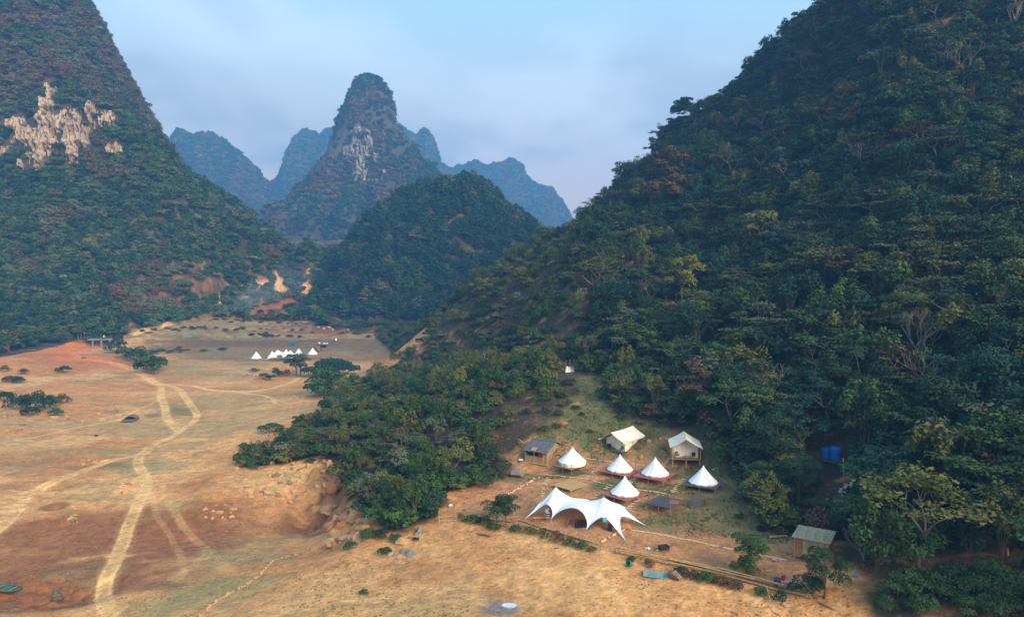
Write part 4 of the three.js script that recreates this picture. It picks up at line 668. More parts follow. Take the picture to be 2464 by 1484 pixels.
// ridge tents with a porch under a fly sheet
function chair(p, turn, label) {
  const o = thing('folding_chair', label, 'chair', p, turn, 'porch chairs of the ridge tents');
  mesh('seat', bx(0.5, 0.05, 0.48, 0, 0.42, 0), blackMat, o); mesh('backrest', bx(0.5, 0.46, 0.05, 0, 0.7, -0.25, 0, 0, -0.2), blackMat, o);
  for (const s of [-1, 1]) { mesh('leg', rod(V3(s * 0.24, 0, 0.24), V3(s * 0.24, 0.6, -0.2), 0.018), steel, o); mesh('leg', rod(V3(s * 0.24, 0, -0.24), V3(s * 0.24, 0.6, 0.2), 0.018), steel, o); mesh('armrest', bx(0.05, 0.03, 0.5, s * 0.26, 0.62, 0), blackMat, o); }
  return o;
}
function ridgeTent(p, ridge, eave, postMat, label, fly) {
  const o = thing('ridge_tent', label, 'tent', p.base, p.turn, 'ridge tents with porches'), w = p.w, d = p.dep, por = 1.15;   // the gable faces +z
  const over = 0.25, half = w / 2 + over;
  for (const s of [-1, 1]) {
    const roof = mesh('roof', surface(10, 14, (a, t) => { const x = s * half * a, sag = -0.09 * Math.sin(Math.PI * a) - 0.06 * Math.sin(Math.PI * t) * (1 - a) - 0.05 * Math.sin(Math.PI * ((t * 3) % 1)) * a; return V3(x, lerp(ridge, eave, a) + sag, lerp(-d / 2 - over, d / 2 + 0.3, t) + (1 - a) * 0.0); }), fly, o);
    mesh('valance', surface(14, 2, (t, a) => V3(s * (half + 0.01), eave - 0.05 * Math.sin(Math.PI * ((t * 3) % 1)) - a * 0.22, lerp(-d / 2 - over, d / 2 + 0.3, t))), fly, roof);
  }
  const hw = w / 2 - 0.3, zf = d / 2 - por, zb = -d / 2 + 0.25, wallTop = eave - 0.08, peak = ridge - 0.28;
  const gable = new THREE.Shape([[-hw, 0], [hw, 0], [hw, wallTop], [0, peak], [-hw, wallTop]].map(([x, y]) => new THREE.Vector2(x, y)));
  const front = mesh('front_wall', new THREE.ShapeGeometry(gable).translate(0, 0.01, zf), cream, o); mesh('door_seam', bx(0.05, peak - 0.2, 0.03, 0, (peak - 0.2) / 2, zf + 0.02), ropeMat, front);
  mesh('rear_wall', new THREE.ShapeGeometry(gable).translate(0, 0.01, zb), cream, o);
  for (const s of [-1, 1]) { const side = mesh('side_wall', surface(12, 6, (a, t) => V3(s * (hw + 0.04 * Math.sin(a * 19) * Math.sin(Math.PI * t)), lerp(0.01, wallTop, t), lerp(zb, zf, a))), cream, o); for (const k of [0.25, 0.68]) mesh('window', bx(0.03, 0.62, 0.9, s * (hw + 0.05), wallTop * 0.55, lerp(zb, zf, k)), canvasMat, side); }
  for (const s of [-1, 1]) for (const z of [-d / 2 + 0.1, 0, d / 2 - 0.08]) mesh('post', rod(V3(s * (w / 2 - 0.06), 0, z), V3(s * (w / 2 - 0.02), eave - 0.02, z), 0.045), postMat, o);
  mesh('ridge_pole', rod(V3(0, ridge - 0.08, -d / 2), V3(0, ridge - 0.08, d / 2 + 0.2), 0.04), postMat, o);
  return o;
}
const S1 = plan([1446, 1081], [1499, 1091], [1544, 1073], 1098), S2 = plan([1617, 1104], [1687, 1107], [1704, 1087], 1125);
platform(S1, darkDeck, greyWood, 'grey platform under the ridge tent with two black chairs', { nx: 4, nz: 4 });
platform(S2, wood, bamboo, 'tall legged platform under the ridge tent with yellow posts', { nx: 3, nz: 3 });
ridgeTent(S1, 3.0, 1.75, steel, 'cream ridge tent with white fly sheet and grey posts', cream);
ridgeTent(S2, 3.0, 1.7, yellowPaint, 'cream ridge tent with peaked porch and yellow posts', cream);
chair(S1.at(-S1.w * 0.22, S1.dep / 2 - 0.55), S1.turn + 0.2, 'black folding chair by the corner post of the grey posted tent');
chair(S1.at(S1.w * 0.36, S1.dep / 2 - 0.5), S1.turn - 0.15, 'black folding chair at the tent corner post over the deck edge');
chair(S2.at(S2.w * 0.26, S2.dep / 2 - 0.5), S2.turn - 0.1, 'black folding chair beside the low table on the yellow posted porch');
{ const o = chair(S2.at(-S2.w * 0.3, S2.dep / 2 - 0.6), S2.turn + 0.5, 'pale folding chair on the yellow posted porch'); o.children.forEach((m) => { if (m.material === blackMat) m.material = greyWood; });
  const t = thing('low_table', 'small low wooden table on the yellow posted porch', 'table', S2.at(0, S2.dep / 2 - 0.6), S2.turn); mesh('table_top', bx(0.7, 0.04, 0.5, 0, 0.36, 0), wood, t); for (const s of [-1, 1]) for (const k of [-1, 1]) mesh('leg', bx(0.05, 0.34, 0.05, s * 0.3, 0.17, k * 0.2), wood, t); }

// ---------------------------------------------------------------- the big star-shaped canopy
function starCanopy(label, A, B, tips, scale, rise, pull, o) {
  const pts = [], n = tips.length, c = A.clone().add(B).multiplyScalar(0.5), M = 26;
  const onRidge = (p) => { const ab = B.clone().sub(A), l2 = ab.x * ab.x + ab.z * ab.z, t = clamp(((p.x - A.x) * ab.x + (p.z - A.z) * ab.z) / l2); return t; };
  for (let i = 0; i < n; i++) for (let k = 0; k < M; k++) {
    const a = tips[i], b = tips[(i + 1) % n], s = k / M, q = V3().lerpVectors(a, b, s), rt = onRidge(q), rp = V3().lerpVectors(A, B, rt), w = Math.pow(Math.sin(Math.PI * s), 0.5);
    const y = lerp(a.y, b.y, s) + rise * Math.pow(Math.sin(Math.PI * s), 0.62); q.lerp(V3(rp.x, q.y, rp.z), pull * w); q.y = y; pts.push([q, rt]);
  }
  const ring = pts.length, ts = pts.map(([, t]) => t);
  for (let it = 0; it < 14; it++) { const old = ts.slice(); for (let i = 0; i < ring; i++) ts[i] = (old[(i + ring - 1) % ring] + old[i] + old[(i + 1) % ring]) / 3; }
  return surface(ring, 14, (u, t) => { const i = Math.round(u * ring) % ring, [q] = pts[i], rt = ts[i], top = V3().lerpVectors(A, B, rt); top.y -= 1.05 * scale * Math.pow(4 * rt * (1 - rt), 0.8); const p = q.clone().lerp(top, t); p.y = lerp(q.y, top.y, Math.pow(t, 1.45)); return p; });
}
{
  const g0 = V3(...(() => { const p = spot(1398, 1262); return [p.x, p.y, p.z]; })()), o = thing('star_canopy', 'large white star shaped stretch canopy with two peaks over the sandy patio', 'canopy', g0, 0);
  const loc = (p) => p.clone().sub(g0), by = (u, v, d) => { const [x, dd, y] = at(u, v, d); return loc(V3(x, y, -dd)); };
  const A = by(1338, 1171, 88), B = by(1452, 1195, 85.5);
  const tips = [by(1262, 1248, 84.5), by(1326, 1250, 82), by(1411, 1275, 79.8), by(1506, 1301, 79), by(1556, 1265, 82), by(1535, 1234, 85.5), by(1450, 1203, 94), by(1345, 1200, 94.5), by(1264, 1230, 87.4)];
  mesh('canopy', starCanopy('', A, B, tips, 1, 1.15, 0.44, o), new THREE.MeshPhysicalMaterial({ color: srgb(240, 240, 240), roughness: 0.85, side: THREE.DoubleSide, transmission: 0.18 }), o);
  for (const p of [A, B]) { const f = H(p.x + g0.x, -(p.z + g0.z)) - g0.y; mesh('pole', rod(V3(p.x, f - 0.1, p.z), V3(p.x, p.y - 0.03, p.z), 0.05), steel, o); mesh('peak_cap', new THREE.ConeGeometry(0.14, 0.3, 8).translate(p.x, p.y + 0.08, p.z), steel, o); }
  for (const [u, v, t] of [[1333, 1281, 1], [1418, 1305, 2]]) { const f = loc(spot(u, v)); mesh('edge_pole', rod(f, tips[t].clone().add(V3(0, 0.05, 0)), 0.045, 0.04), steel, o); const e = loc(spot(u - 28, v + 28)); mesh('guy_rope', rod(tips[t], e, 0.015, 0.015, 4), ropeMat, o); mesh('guy_rope', rod(tips[t], loc(spot(u + 3, v + 26)), 0.015, 0.015, 4), ropeMat, o); }
  for (const [t, u, v] of [[0, 1254, 1262], [3, 1520, 1322], [4, 1574, 1276], [5, 1560, 1240], [8, 1256, 1240], [3, 1528, 1318]]) { const f = loc(spot(u, v)); mesh('guy_rope', rod(tips[t], f, 0.015, 0.015, 4), ropeMat, o); mesh('stake', rod(f, f.clone().add(V3(0, 0.25, 0)), 0.03, 0.03, 5), steel, o); }
}
// things under the canopy
const stand = (name, label, cat, u, v, turn, build, group) => { const o = thing(name, label, cat, spot(u, v), turn, group); build(o); return o; };
stand('bench', 'orange wooden bench under the edge of the star canopy', 'bench', 1300, 1253, 0.25, (o) => { mesh('seat', bx(1.9, 0.06, 0.55, 0, 0.45, 0), mat(214, 132, 62), o); for (const s of [-0.8, 0.8]) mesh('leg', bx(0.08, 0.44, 0.5, s, 0.22, 0), wood, o); });
for (let k = 0; k < 5; k++) stand('stacked_chair', k % 2 ? 'black chair in the stack beside the orange bench' : 'white chair in the stack beside the orange bench', 'chair', 1316, 1252, 0.4, (o) => { o.position.y += 0.14 * k; o.position.x += 0.02 * k; mesh('seat', bx(0.46, 0.05, 0.46, 0, 0.42, 0), k % 2 ? blackMat : whiteCloth, o); mesh('backrest', bx(0.46, 0.4, 0.05, 0, 0.66, -0.22), k % 2 ? blackMat : whiteCloth, o); for (const a of [-1, 1]) for (const t of [-1, 1]) mesh('leg', rod(V3(a * (0.2 + 0.006 * k), 0, t * 0.2), V3(a * (0.2 + 0.006 * k), 0.42, t * 0.2), 0.02), steel, o); }, 'chairs stacked beside the bench');
stand('sofa', 'dark low sofa under the star canopy', 'sofa', 1403, 1268, 0.12, (o) => { mesh('seat', bx(1.7, 0.3, 0.7, 0, 0.28, 0), blackMat, o); mesh('backrest', bx(1.7, 0.5, 0.18, 0, 0.55, -0.32, 0, 0, -0.15), mat(58, 34, 30), o); for (const s of [-1, 1]) { mesh('armrest', bx(0.18, 0.5, 0.75, s * 0.86, 0.3, 0), mat(58, 34, 30), o); mesh('leg', bx(0.08, 0.13, 0.6, s * 0.7, 0.065, 0), blackMat, o); } });
stand('crate', 'blue plastic crate on the sand beside the dark sofa', 'crate', 1421, 1271, 0.3, (o) => { mesh('body', all([bx(0.5, 0.03, 0.36, 0, 0.02, 0), bx(0.5, 0.28, 0.03, 0, 0.15, 0.17), bx(0.5, 0.28, 0.03, 0, 0.15, -0.17), bx(0.03, 0.28, 0.34, 0.235, 0.15, 0), bx(0.03, 0.28, 0.34, -0.235, 0.15, 0)]), bluePaint, o); });
stand('box_stand', 'teal box on a thin post under the star canopy', 'box', 1455, 1274, 0.1, (o) => { mesh('post', cyl(0.03, 0.03, 1.05), steel, o); mesh('box', bx(0.52, 0.42, 0.4, 0, 1.2, 0), mat(88, 158, 150), o); mesh('lid', bx(0.56, 0.05, 0.44, 0, 1.435, 0), mat(108, 176, 168), o); mesh('base', bx(0.4, 0.04, 0.4, 0, 0.02, 0), steel, o); });
stand('loudspeaker', 'black upright loudspeaker on the sand under the canopy', 'speaker', 1468, 1277, -0.2, (o) => { mesh('cabinet', bx(0.5, 0.85, 0.42, 0, 0.44, 0), blackMat, o); for (const [y, rr] of [[0.28, 0.17], [0.66, 0.1]]) { const d = mesh('driver', new THREE.CylinderGeometry(rr, rr, 0.03, 18).rotateX(Math.PI / 2).translate(0, y, 0.22), mat(60, 60, 62), o); mesh('cone', new THREE.ConeGeometry(rr * 0.8, 0.06, 16).rotateX(-Math.PI / 2).translate(0, y, 0.235), blackMat, d); } });
stand('bicycle', 'small dark bicycle standing on the sand under the canopy', 'bicycle', 1367, 1264, 1.1, (o) => { for (const s of [-1, 1]) { const w = mesh('wheel', new THREE.TorusGeometry(0.28, 0.03, 6, 20).translate(s * 0.46, 0.3, 0), blackMat, o); mesh('hub', cyl(0.04, 0.04, 0.1, s * 0.46, 0.26, 0, 8), steel, w); } mesh('frame', all([rod(V3(-0.46, 0.3, 0), V3(-0.1, 0.62, 0), 0.02), rod(V3(-0.1, 0.62, 0), V3(0.36, 0.66, 0), 0.02), rod(V3(-0.05, 0.3, 0), V3(0.36, 0.66, 0), 0.02), rod(V3(-0.46, 0.3, 0), V3(-0.05, 0.3, 0), 0.02), rod(V3(0.46, 0.3, 0), V3(0.34, 0.8, 0), 0.02)]), mat(130, 130, 130), o); mesh('saddle', bx(0.24, 0.05, 0.12, -0.14, 0.72, 0), blackMat, o); mesh('handlebar', rod(V3(0.33, 0.82, -0.24), V3(0.33, 0.82, 0.24), 0.018), steel, o); });
stand('fire_box', 'dark metal fire box on the bare ground beyond the canopy', 'brazier', 1598, 1324, 0.3, (o) => { mesh('tray', all([bx(1.1, 0.04, 0.6, 0, 0.22, 0), bx(1.1, 0.3, 0.04, 0, 0.38, 0.3, 0, 0, 0.25), bx(1.1, 0.36, 0.04, 0, 0.4, -0.3, 0, 0, -0.3), bx(0.04, 0.3, 0.6, 0.55, 0.36, 0), bx(0.04, 0.3, 0.6, -0.55, 0.36, 0)]), mat(52, 34, 34), o); for (const s of [-1, 1]) for (const t of [-1, 1]) mesh('leg', bx(0.05, 0.22, 0.05, s * 0.48, 0.11, t * 0.24), blackMat, o); });
function litter(u, v, n, label, m, size) { const p = spot(u, v), r = rng(u * 7 + v), list = []; for (let i = 0; i < n; i++) { const g = new THREE.PlaneGeometry(size * (0.5 + r()), size * (0.4 + 0.7 * r()), 3, 3); const q = g.attributes.position; for (let k = 0; k < q.count; k++) q.setZ(k, NA(r, size * 0.22)); g.rotateX(-1.2 - 0.5 * r()); g.rotateY(r() * 6.3); g.computeVertexNormals(); list.push(g.translate(NA(r, size * 1.6), size * 0.25, NA(r, size * 1.2))); } tag(mesh('rag', all(list), m), label, 'litter').position.copy(p); }
litter(1560, 1322, 5, 'crumpled white paper strewn on the bare ground beside the fire box', whiteCloth, 0.3); litter(1580, 1324, 2, 'small white scrap between the litter and the fire box', whiteCloth, 0.2);
litter(1342, 1321, 2, 'scrap of blue plastic at the foot of the bamboo fence', bluePaint, 0.34); litter(1876, 1349, 3, 'pink and white wrapper beside the stone path', mat(200, 140, 150, { side: THREE.DoubleSide }), 0.4); litter(2065, 1385, 3, 'strips of blue plastic among the dry brush', mat(70, 130, 200, { side: THREE.DoubleSide }), 0.4);

// ---------------------------------------------------------------- shacks
function wavy(w, d, pitch, amp, n = 40) { return surface(n, 3, (a, t) => V3((a - 0.5) * w, amp * Math.sin(a * w / pitch * 6.2832), (t - 0.5) * d)); }
{
  const p = plan([1265, 1112], [1316, 1120], [1349, 1102], 1120, false), w = p.w, d = p.dep, o = thing('shack', 'bamboo walled shack with patched grey tin roof and red door', 'shack', V3(p.base.x, Math.min(...[-1, 1].flatMap((i) => [-1, 1].map((k) => { const q = p.at(i * p.w / 2, k * p.dep / 2); return H(q.x, -q.z); }))) + 0.1, p.base.z), p.turn), ev = 1.95, rd = 3.1;
  mesh('front_wall', all([bx(w * 0.66, 1.05, 0.05, -w * 0.17, 0.55, d / 2), bx(w * 0.18, 1.9, 0.05, w * 0.41, 0.97, d / 2)]), matting, o);
  mesh('back_wall', bx(w, ev, 0.05, 0, ev / 2, -d / 2), matting, o);
  const gab = new THREE.Shape([[-d / 2, 0], [d / 2, 0], [d / 2, ev], [0, rd - 0.1], [-d / 2, ev]].map(([x, y]) => new THREE.Vector2(x, y)));
  for (const s of [-1, 1]) mesh('side_wall', new THREE.ExtrudeGeometry(gab, { depth: 0.05, bevelEnabled: false }).rotateY(Math.PI / 2).translate(s * w / 2 - 0.025, 0, 0), matting, o);
  const dr = mesh('door', bx(0.06, 1.85, 0.9, w / 2 + 0.05, 0.95, -d * 0.18), redPaint, o); mesh('door_brace', all([bx(0.03, 0.08, 0.9, w / 2 + 0.09, 0.5, -d * 0.18), bx(0.03, 0.08, 0.9, w / 2 + 0.09, 1.4, -d * 0.18)]), wood, dr);
  mesh('shutter', bx(w * 0.2, 0.8, 0.05, w * 0.2, 1.35, d / 2 + 0.03), redPaint, o); mesh('gate', bx(w * 0.16, 1.0, 0.05, w * 0.24, 0.52, d / 2 + 0.05), plywood, o);
  for (const x of [-w / 2, -w * 0.1, w * 0.32, w / 2]) mesh('post', rod(V3(x, -0.2, d / 2 + 0.02), V3(x, ev, d / 2 + 0.02), 0.05), bamboo, o);
  const sl = Math.hypot(d / 2 + 0.55, rd - ev), an = Math.atan2(rd - ev, d / 2 + 0.25);
  for (const s of [-1, 1]) for (let k = 0; k < 4; k++) { const g = wavy(w / 4 + 0.32, sl + (k % 2) * 0.15, 0.13, 0.022, 48); g.rotateX(s * an); const m = mesh('roof_sheet', g.translate((k - 1.5) * (w / 4 + 0.12), (ev + rd) / 2 + 0.02 + 0.012 * (k % 2) - (k % 2) * 0.03, s * (d / 4 + 0.2)), darkTin, o); if (s > 0 && k === 1) { const q = wavy(0.8, 0.9, 0.13, 0.02, 24); q.rotateX(an); mesh('patch', q.translate((k - 1.5) * (w / 4 + 0.12) + 0.2, ev + 0.28, d / 2 + 0.06), stoneTan, m); } }
  mesh('ridge_cap', bx(w + 0.6, 0.05, 0.4, 0, rd + 0.06, 0), mat(48, 122, 122), o);
  mesh('patch', bx(0.95, 0.03, 0.35, -0.1, rd - 0.22, 0.5, 0, 0, an), whiteCloth, o);
  mesh('sill', bx(w + 0.3, 0.1, 0.3, 0, 0.0, d / 2 + 0.2), bamboo, o);
  const pole = (a, b, r0) => rod(a, b, r0, r0 * 0.7), r = rng(3);
  const at1 = (x, y, z) => V3(x, y, z).applyAxisAngle(V3(0, 1, 0), p.turn).add(o.position);
  for (let k = 0; k < 14; k++) { const up = k < 7, a = up ? at1(-w / 2 - 2.5 + NA(r, 0.4), 2.55 + NA(r, 0.3), 0.2 + NA(r, 0.3)) : at1(-w / 2 - 2.2 + NA(r, 0.45), 0.02, d / 2 - 0.2 + NA(r, 0.3)), b = up ? at1(-w / 2 + 0.3, 2.2 + NA(r, 0.12), d * 0.3 + NA(r, 0.2)) : at1(-w / 2 + 0.05, 2.1 + NA(r, 0.2), d * 0.2 + NA(r, 0.3)); if (!up) a.y = H(a.x, -a.z); const m = mesh('bamboo_pole', pole(a.clone().sub(a), b.clone().sub(a), 0.045), bamboo); m.position.copy(a); tag(m, up ? 'long bamboo pole laid across the shack eave' : 'long bamboo pole leaning against the shack wall', 'pole', up ? 'poles on the shack eave' : 'poles leaning on the shack'); }
  stand('cooler', 'blue cooler with white lid on the dirt beside the shack', 'cooler', 1253, 1112, 0.3, (q) => { mesh('body', bx(0.62, 0.36, 0.4, 0, 0.19, 0), bluePaint, q); mesh('lid', bx(0.66, 0.08, 0.44, 0, 0.41, 0), whiteCloth, q); mesh('handle', rod(V3(-0.33, 0.3, 0), V3(0.33, 0.3, 0), 0.02), steel, q); });
}
{
  const p = plan([1911, 1335], [1995, 1353], [2016, 1335], 1353, false), w = p.w, d = Math.max(1.8, p.dep), y0 = Math.min(H(p.base.x, -p.base.z), p.base.y) - 0.1, o = thing('shed', 'small shed of plywood and white sheets under a pale tin roof', 'shed', V3(p.base.x, y0, p.base.z), p.turn), h = 2.15;
  mesh('door', bx(w * 0.24, h, 0.05, -w * 0.38, h / 2, d / 2), plywood, o); const fw = wavy(w * 0.74, h, 0.16, 0.02, 60); fw.rotateX(Math.PI / 2); mesh('front_wall', fw.translate(w * 0.12, h / 2, d / 2), paleTin, o);
  for (const s of [-1, 1]) mesh('side_wall', bx(0.05, h, d, s * w / 2, h / 2, 0), plywood, o); mesh('back_wall', bx(w, h + 0.2, 0.05, 0, (h + 0.2) / 2, -d / 2), plywood, o);
  for (let k = 0; k < 4; k++) { const g = wavy(w / 4 + 0.22, d + 0.7, 0.15, 0.022, 40); g.rotateX(0.1); mesh('roof_sheet', g.translate((k - 1.5) * (w / 4 + 0.05), h + 0.16 + 0.014 * k, 0.05), paleTin, o); }
  for (const s of [-1, 1]) mesh('post', rod(V3(s * (w / 2 - 0.05), -0.2, d / 2 + 0.06), V3(s * (w / 2 - 0.05), h, d / 2 + 0.06), 0.05), bamboo, o);
}

// ---------------------------------------------------------------- fences, gate, lamp posts
function fence(line, label, n, gap, hgt, seed) {
  const P = line.map(([u, v]) => spot(u, v)), c = new THREE.CatmullRomCurve3(P), o = thing('bamboo_fence', label, 'fence', P[0], 0, 'bamboo fences along the terrace edge'), r = rng(seed), L = c.getLength(), loc = (t, h, s = 0) => { const q = c.getPointAt(clamp(t)), k = c.getTangentAt(clamp(t)); return V3(q.x - k.z * s, H(q.x, -q.z) + h, q.z + k.x * s).sub(P[0]); };
  const posts = Math.round(L / gap);
  for (let i = 0; i <= posts; i++) mesh('post', rod(loc(i / posts, -0.25), loc(i / posts, hgt + 0.12 * r()).add(V3(NA(r, 0.1), 0, NA(r, 0.1))), 0.055, 0.045), wood, o);
  for (let k = 0; k < n; k++) { let t = -0.01 - 0.02 * r(); while (t < 0.99) { const e = Math.min(1.01, t + (3.6 + 2.2 * r()) / L), s = NA(r, 0.12), h = hgt * (0.32 + 0.62 * k / Math.max(1, n - 1)); mesh('rail', rod(loc(t, h + NA(r, 0.12), s), loc(e, h + NA(r, 0.12), s + NA(r, 0.05)), 0.072, 0.055), k % 3 === 2 ? greyWood : bamboo, o); if (e > 0.995) break; t = e - 0.9 / L; } }
}
fence([[1247, 1268], [1300, 1284], [1370, 1304], [1444, 1327]], 'bamboo pole fence in front of the star canopy', 4, 2.6, 0.95, 5);
fence([[1482, 1333], [1560, 1350], [1650, 1368], [1750, 1392], [1850, 1418], [1950, 1441]], 'long sagging bamboo pole fence past the gap to the shed', 5, 2.8, 0.85, 6);
fence([[1125, 1248], [1180, 1258], [1232, 1272]], 'short grey pole fence buried in brush by the gate', 3, 2.2, 0.7, 7);
{ const a = spot(1056, 1262), b = spot(1097, 1255), o = thing('gate_frame', 'simple bamboo gate frame across the dirt path', 'gate', a, 0), e = b.clone().sub(a); mesh('post', rod(V3(0, -0.3, 0), V3(0, 1.75, 0), 0.055), bamboo, o); mesh('post', rod(e.clone().add(V3(0, -0.3, 0)), e.clone().add(V3(0, 1.05, 0)), 0.05), bamboo, o); mesh('rail', rod(V3(0, 0.5, 0), e.clone().add(V3(0, 0.2, 0)), 0.045), bamboo, o); mesh('rail', rod(V3(0, 0.95, 0), e.clone().add(V3(0, 0.75, 0)), 0.03), bamboo, o); }
function lampPost(u, v, top, side, label) { const p = spot(u, v), h = (v - top) / FOC * -p.z / Math.cos(0.28), o = thing('lamp_post', label, 'lamp post', p, 0, 'camp lamp posts'); mesh('pole', rod(V3(0, -0.2, 0), V3(0, h, 0), 0.045, 0.035), steel, o); mesh('arm', rod(V3(0, h - 0.05, 0), V3(side * 0.7, h + 0.02, 0.05), 0.025), steel, o); mesh('brace', rod(V3(0, h - 0.5, 0), V3(side * 0.35, h - 0.02, 0.02), 0.018), steel, o); const s = mesh('lamp_shade', new THREE.ConeGeometry(0.22, 0.16, 12, 1, true).translate(side * 0.68, h - 0.2, 0.05), wood, o); mesh('cord', rod(V3(side * 0.68, h, 0.05), V3(side * 0.68, h - 0.13, 0.05), 0.008), blackMat, s); }
lampPost(1613, 1246, 1173, -1, 'lamp post standing by the dark empty platform'); lampPost(1728, 1158, 1126, -1, 'lamp post behind the bell tent at the forest edge'); lampPost(1530, 1131, 1103, 1, 'lamp post behind the bell tent below the ridge tents'); lampPost(1331, 1150, 1080, -1, 'tall lamp post in front of the shack corner');

// ---------------------------------------------------------------- stones: steps, edging, boulders
const rockShape = (seed, flat = 0.7) => { const r = rng(seed), g = new THREE.IcosahedronGeometry(1, 2), q = g.attributes.position, planes = Array.from({ length: 16 }, () => [V3(NA(r, 1), NA(r, 1), NA(r, 1)).normalize(), 0.42 + 0.4 * r()]); for (let i = 0; i < q.count; i++) { const p = V3(q.getX(i), q.getY(i), q.getZ(i)); for (const [n, k] of planes) { const e = p.dot(n) - k; if (e > 0) p.addScaledVector(n, -e); } p.multiplyScalar(1 + 0.05 * n3(p.x * 3.1 + seed, p.y * 3.1, p.z * 3.1)); q.setXYZ(i, p.x, p.y * flat, p.z); } g.computeVertexNormals(); const u = new Float32Array(q.count * 2); for (let i = 0; i < q.count; i++) { u[i * 2] = (q.getX(i) + q.getZ(i) * 0.7) * 0.22; u[i * 2 + 1] = (q.getY(i) + q.getZ(i) * 0.4) * 0.3; } g.setAttribute('uv', new THREE.BufferAttribute(u, 2)); return g; };
const rocks = [1, 2, 3, 4, 5, 6].map((s) => rockShape(s * 13, 0.62 + 0.06 * s)), slabs = [1, 2, 3].map((s) => rockShape(s * 29, 0.22));
const ROCKM = [stoneTan, boulderMat, stoneGrey];
function stones(name, label, line, n, w, d, hgt, seed, shape = slabs) {      // a row of laid stones, each its own piece
  const P = line.map(([u, v]) => spot(u, v)), c = P.length > 2 ? new THREE.CatmullRomCurve3(P) : new THREE.LineCurve3(P[0], P[1]), o = new THREE.Group(), r = rng(seed); o.name = numbered(name); o.position.copy(P[0]); scene.add(o); tag(o, label, null, null, 'structure');
  for (let i = 0; i < n; i++) { const t = n > 1 ? i / (n - 1) : 0, q = c.getPointAt(t), k = c.getTangentAt(t), x = q.x + NA(r, 0.06), dd = -q.z + NA(r, 0.06), m = mesh('stone', shape[Math.floor(r() * shape.length)], r() < 0.9 ? (name === 'stone_wall' ? stoneTan : paleStone) : stoneGrey, o); m.position.set(x, H(x, dd) + hgt * 0.3, -dd).sub(P[0]); m.scale.set(w * (0.42 + 0.16 * r()), hgt * 2.2, d * (0.42 + 0.16 * r())); m.rotation.set(NA(r, 0.05), Math.atan2(k.x, k.z) + NA(r, 0.25), NA(r, 0.05)); }
}
const Z = (x, y) => [1203.2 + x / 4.096, 992.6 + y / 4.096];
stones('stone_steps', 'stone steps climbing past the bell tent behind the canopy', [Z(1250, 955), Z(1340, 880), Z(1430, 800)], 15, 1.15, 0.55, 0.1, 1);
stones('stone_steps', 'short flight of stone steps beside the bell tent behind the canopy', [Z(945, 835), Z(1065, 735)], 7, 1.0, 0.55, 0.1, 2);
stones('stone_steps', 'stone steps between the two red decked platforms', [Z(1275, 700), Z(1395, 585)], 9, 1.2, 0.6, 0.1, 3);
stones('stone_steps', 'stone steps beside the dark decked bell tent', [Z(1695, 785), Z(1770, 700), Z(1825, 645)], 10, 1.0, 0.6, 0.1, 4);
stones('stone_steps', 'stone steps up to the yellow posted ridge tent', [Z(1600, 540), Z(1660, 470), Z(1705, 415)], 9, 1.1, 0.65, 0.1, 5);
stones('stone_steps', 'stepping stones below the bell tent beside the shack', [Z(860, 640), Z(945, 568)], 6, 1.0, 0.6, 0.1, 6);
stones('stone_edging', 'pale stone edging along the middle camp terrace', [Z(440, 615), Z(680, 638), Z(870, 662), Z(1100, 722)], 40, 0.4, 0.55, 0.12, 7);
stones('stone_edging', 'pale stone edging leading to the dark platform', [Z(1345, 760), Z(1480, 775), Z(1620, 800)], 16, 0.45, 0.6, 0.12, 8);
stones('stone_edging', 'pale stone edging along the upper camp terrace', [Z(830, 450), Z(980, 472), Z(1130, 490)], 17, 0.45, 0.6, 0.12, 9);
stones('stone_edging', 'pale stone edging between the ridge tents', [Z(1290, 508), Z(1460, 525)], 10, 0.45, 0.6, 0.12, 10);
stones('stone_path', 'row of flat pale stones along the lower terrace to the shed', [Z(1270, 1155), Z(1450, 1180), Z(1650, 1215), Z(1850, 1255), Z(2100, 1310), Z(2350, 1365), [1830, 1336], [1900, 1350]], 46, 0.5, 0.75, 0.1, 11);
stones('stone_edging', 'low stone kerb round the sandy patio', [Z(1240, 1140), Z(1160, 1190), Z(1080, 1230), Z(1010, 1275)], 14, 0.3, 0.45, 0.16, 12, rocks);
for (let k = 0; k < 6; k++) stones('stone_steps', 'rough stone steps on the dirt slope below the shack', [Z(20 + k * 62, 830 - k * 34), Z(80 + k * 62, 812 - k * 34)], 5, 0.35, 0.35, 0.12, 20 + k, rocks);
stones('stone_steps', 'rough stones lining the dirt path below the shack', [Z(410, 830), Z(440, 720), Z(470, 640)], 12, 0.8, 0.3, 0.1, 31);
const Q2 = (x, y) => [541.4 + x / 1.9345 / 1.6623, 1022.7 + y / 1.9345 / 1.6623];
stones('stone_wall', 'low line of tumbled stones across the sandy slope', [[478, 1484], [520, 1448], [570, 1420], [610, 1395], [640, 1368], [655, 1352]], 46, 0.5, 0.55, 0.16, 41, rocks);
stones('stone_wall', 'thin broken row of stones joining the rocky knoll', [[660, 1348], [700, 1338], [750, 1328], [790, 1318]], 22, 0.35, 0.4, 0.13, 42, rocks);
function boulder(u, v, w, h, dep, m, label, k, sink = 0.3, group) { const p = spot(u, v), o = mesh('boulder', rocks[k % 6], m); o.scale.set(w / 2 / 0.85, h / 2 / 0.6, dep / 2 / 0.85); o.position.copy(p).add(V3(0, h * (0.5 - sink), 0)); o.rotation.y = k * 1.3; return tag(o, label, 'rock', group); }
boulder(1246, 1146, 2.9, 2.0, 2.2, stoneGrey, 'big grey boulder on the grass below the shack', 1, 0.2);
boulder(1542, 1104, 1.1, 0.9, 0.9, stoneTan, 'pale tan rock on the grass between the ridge tents', 2, 0.2);
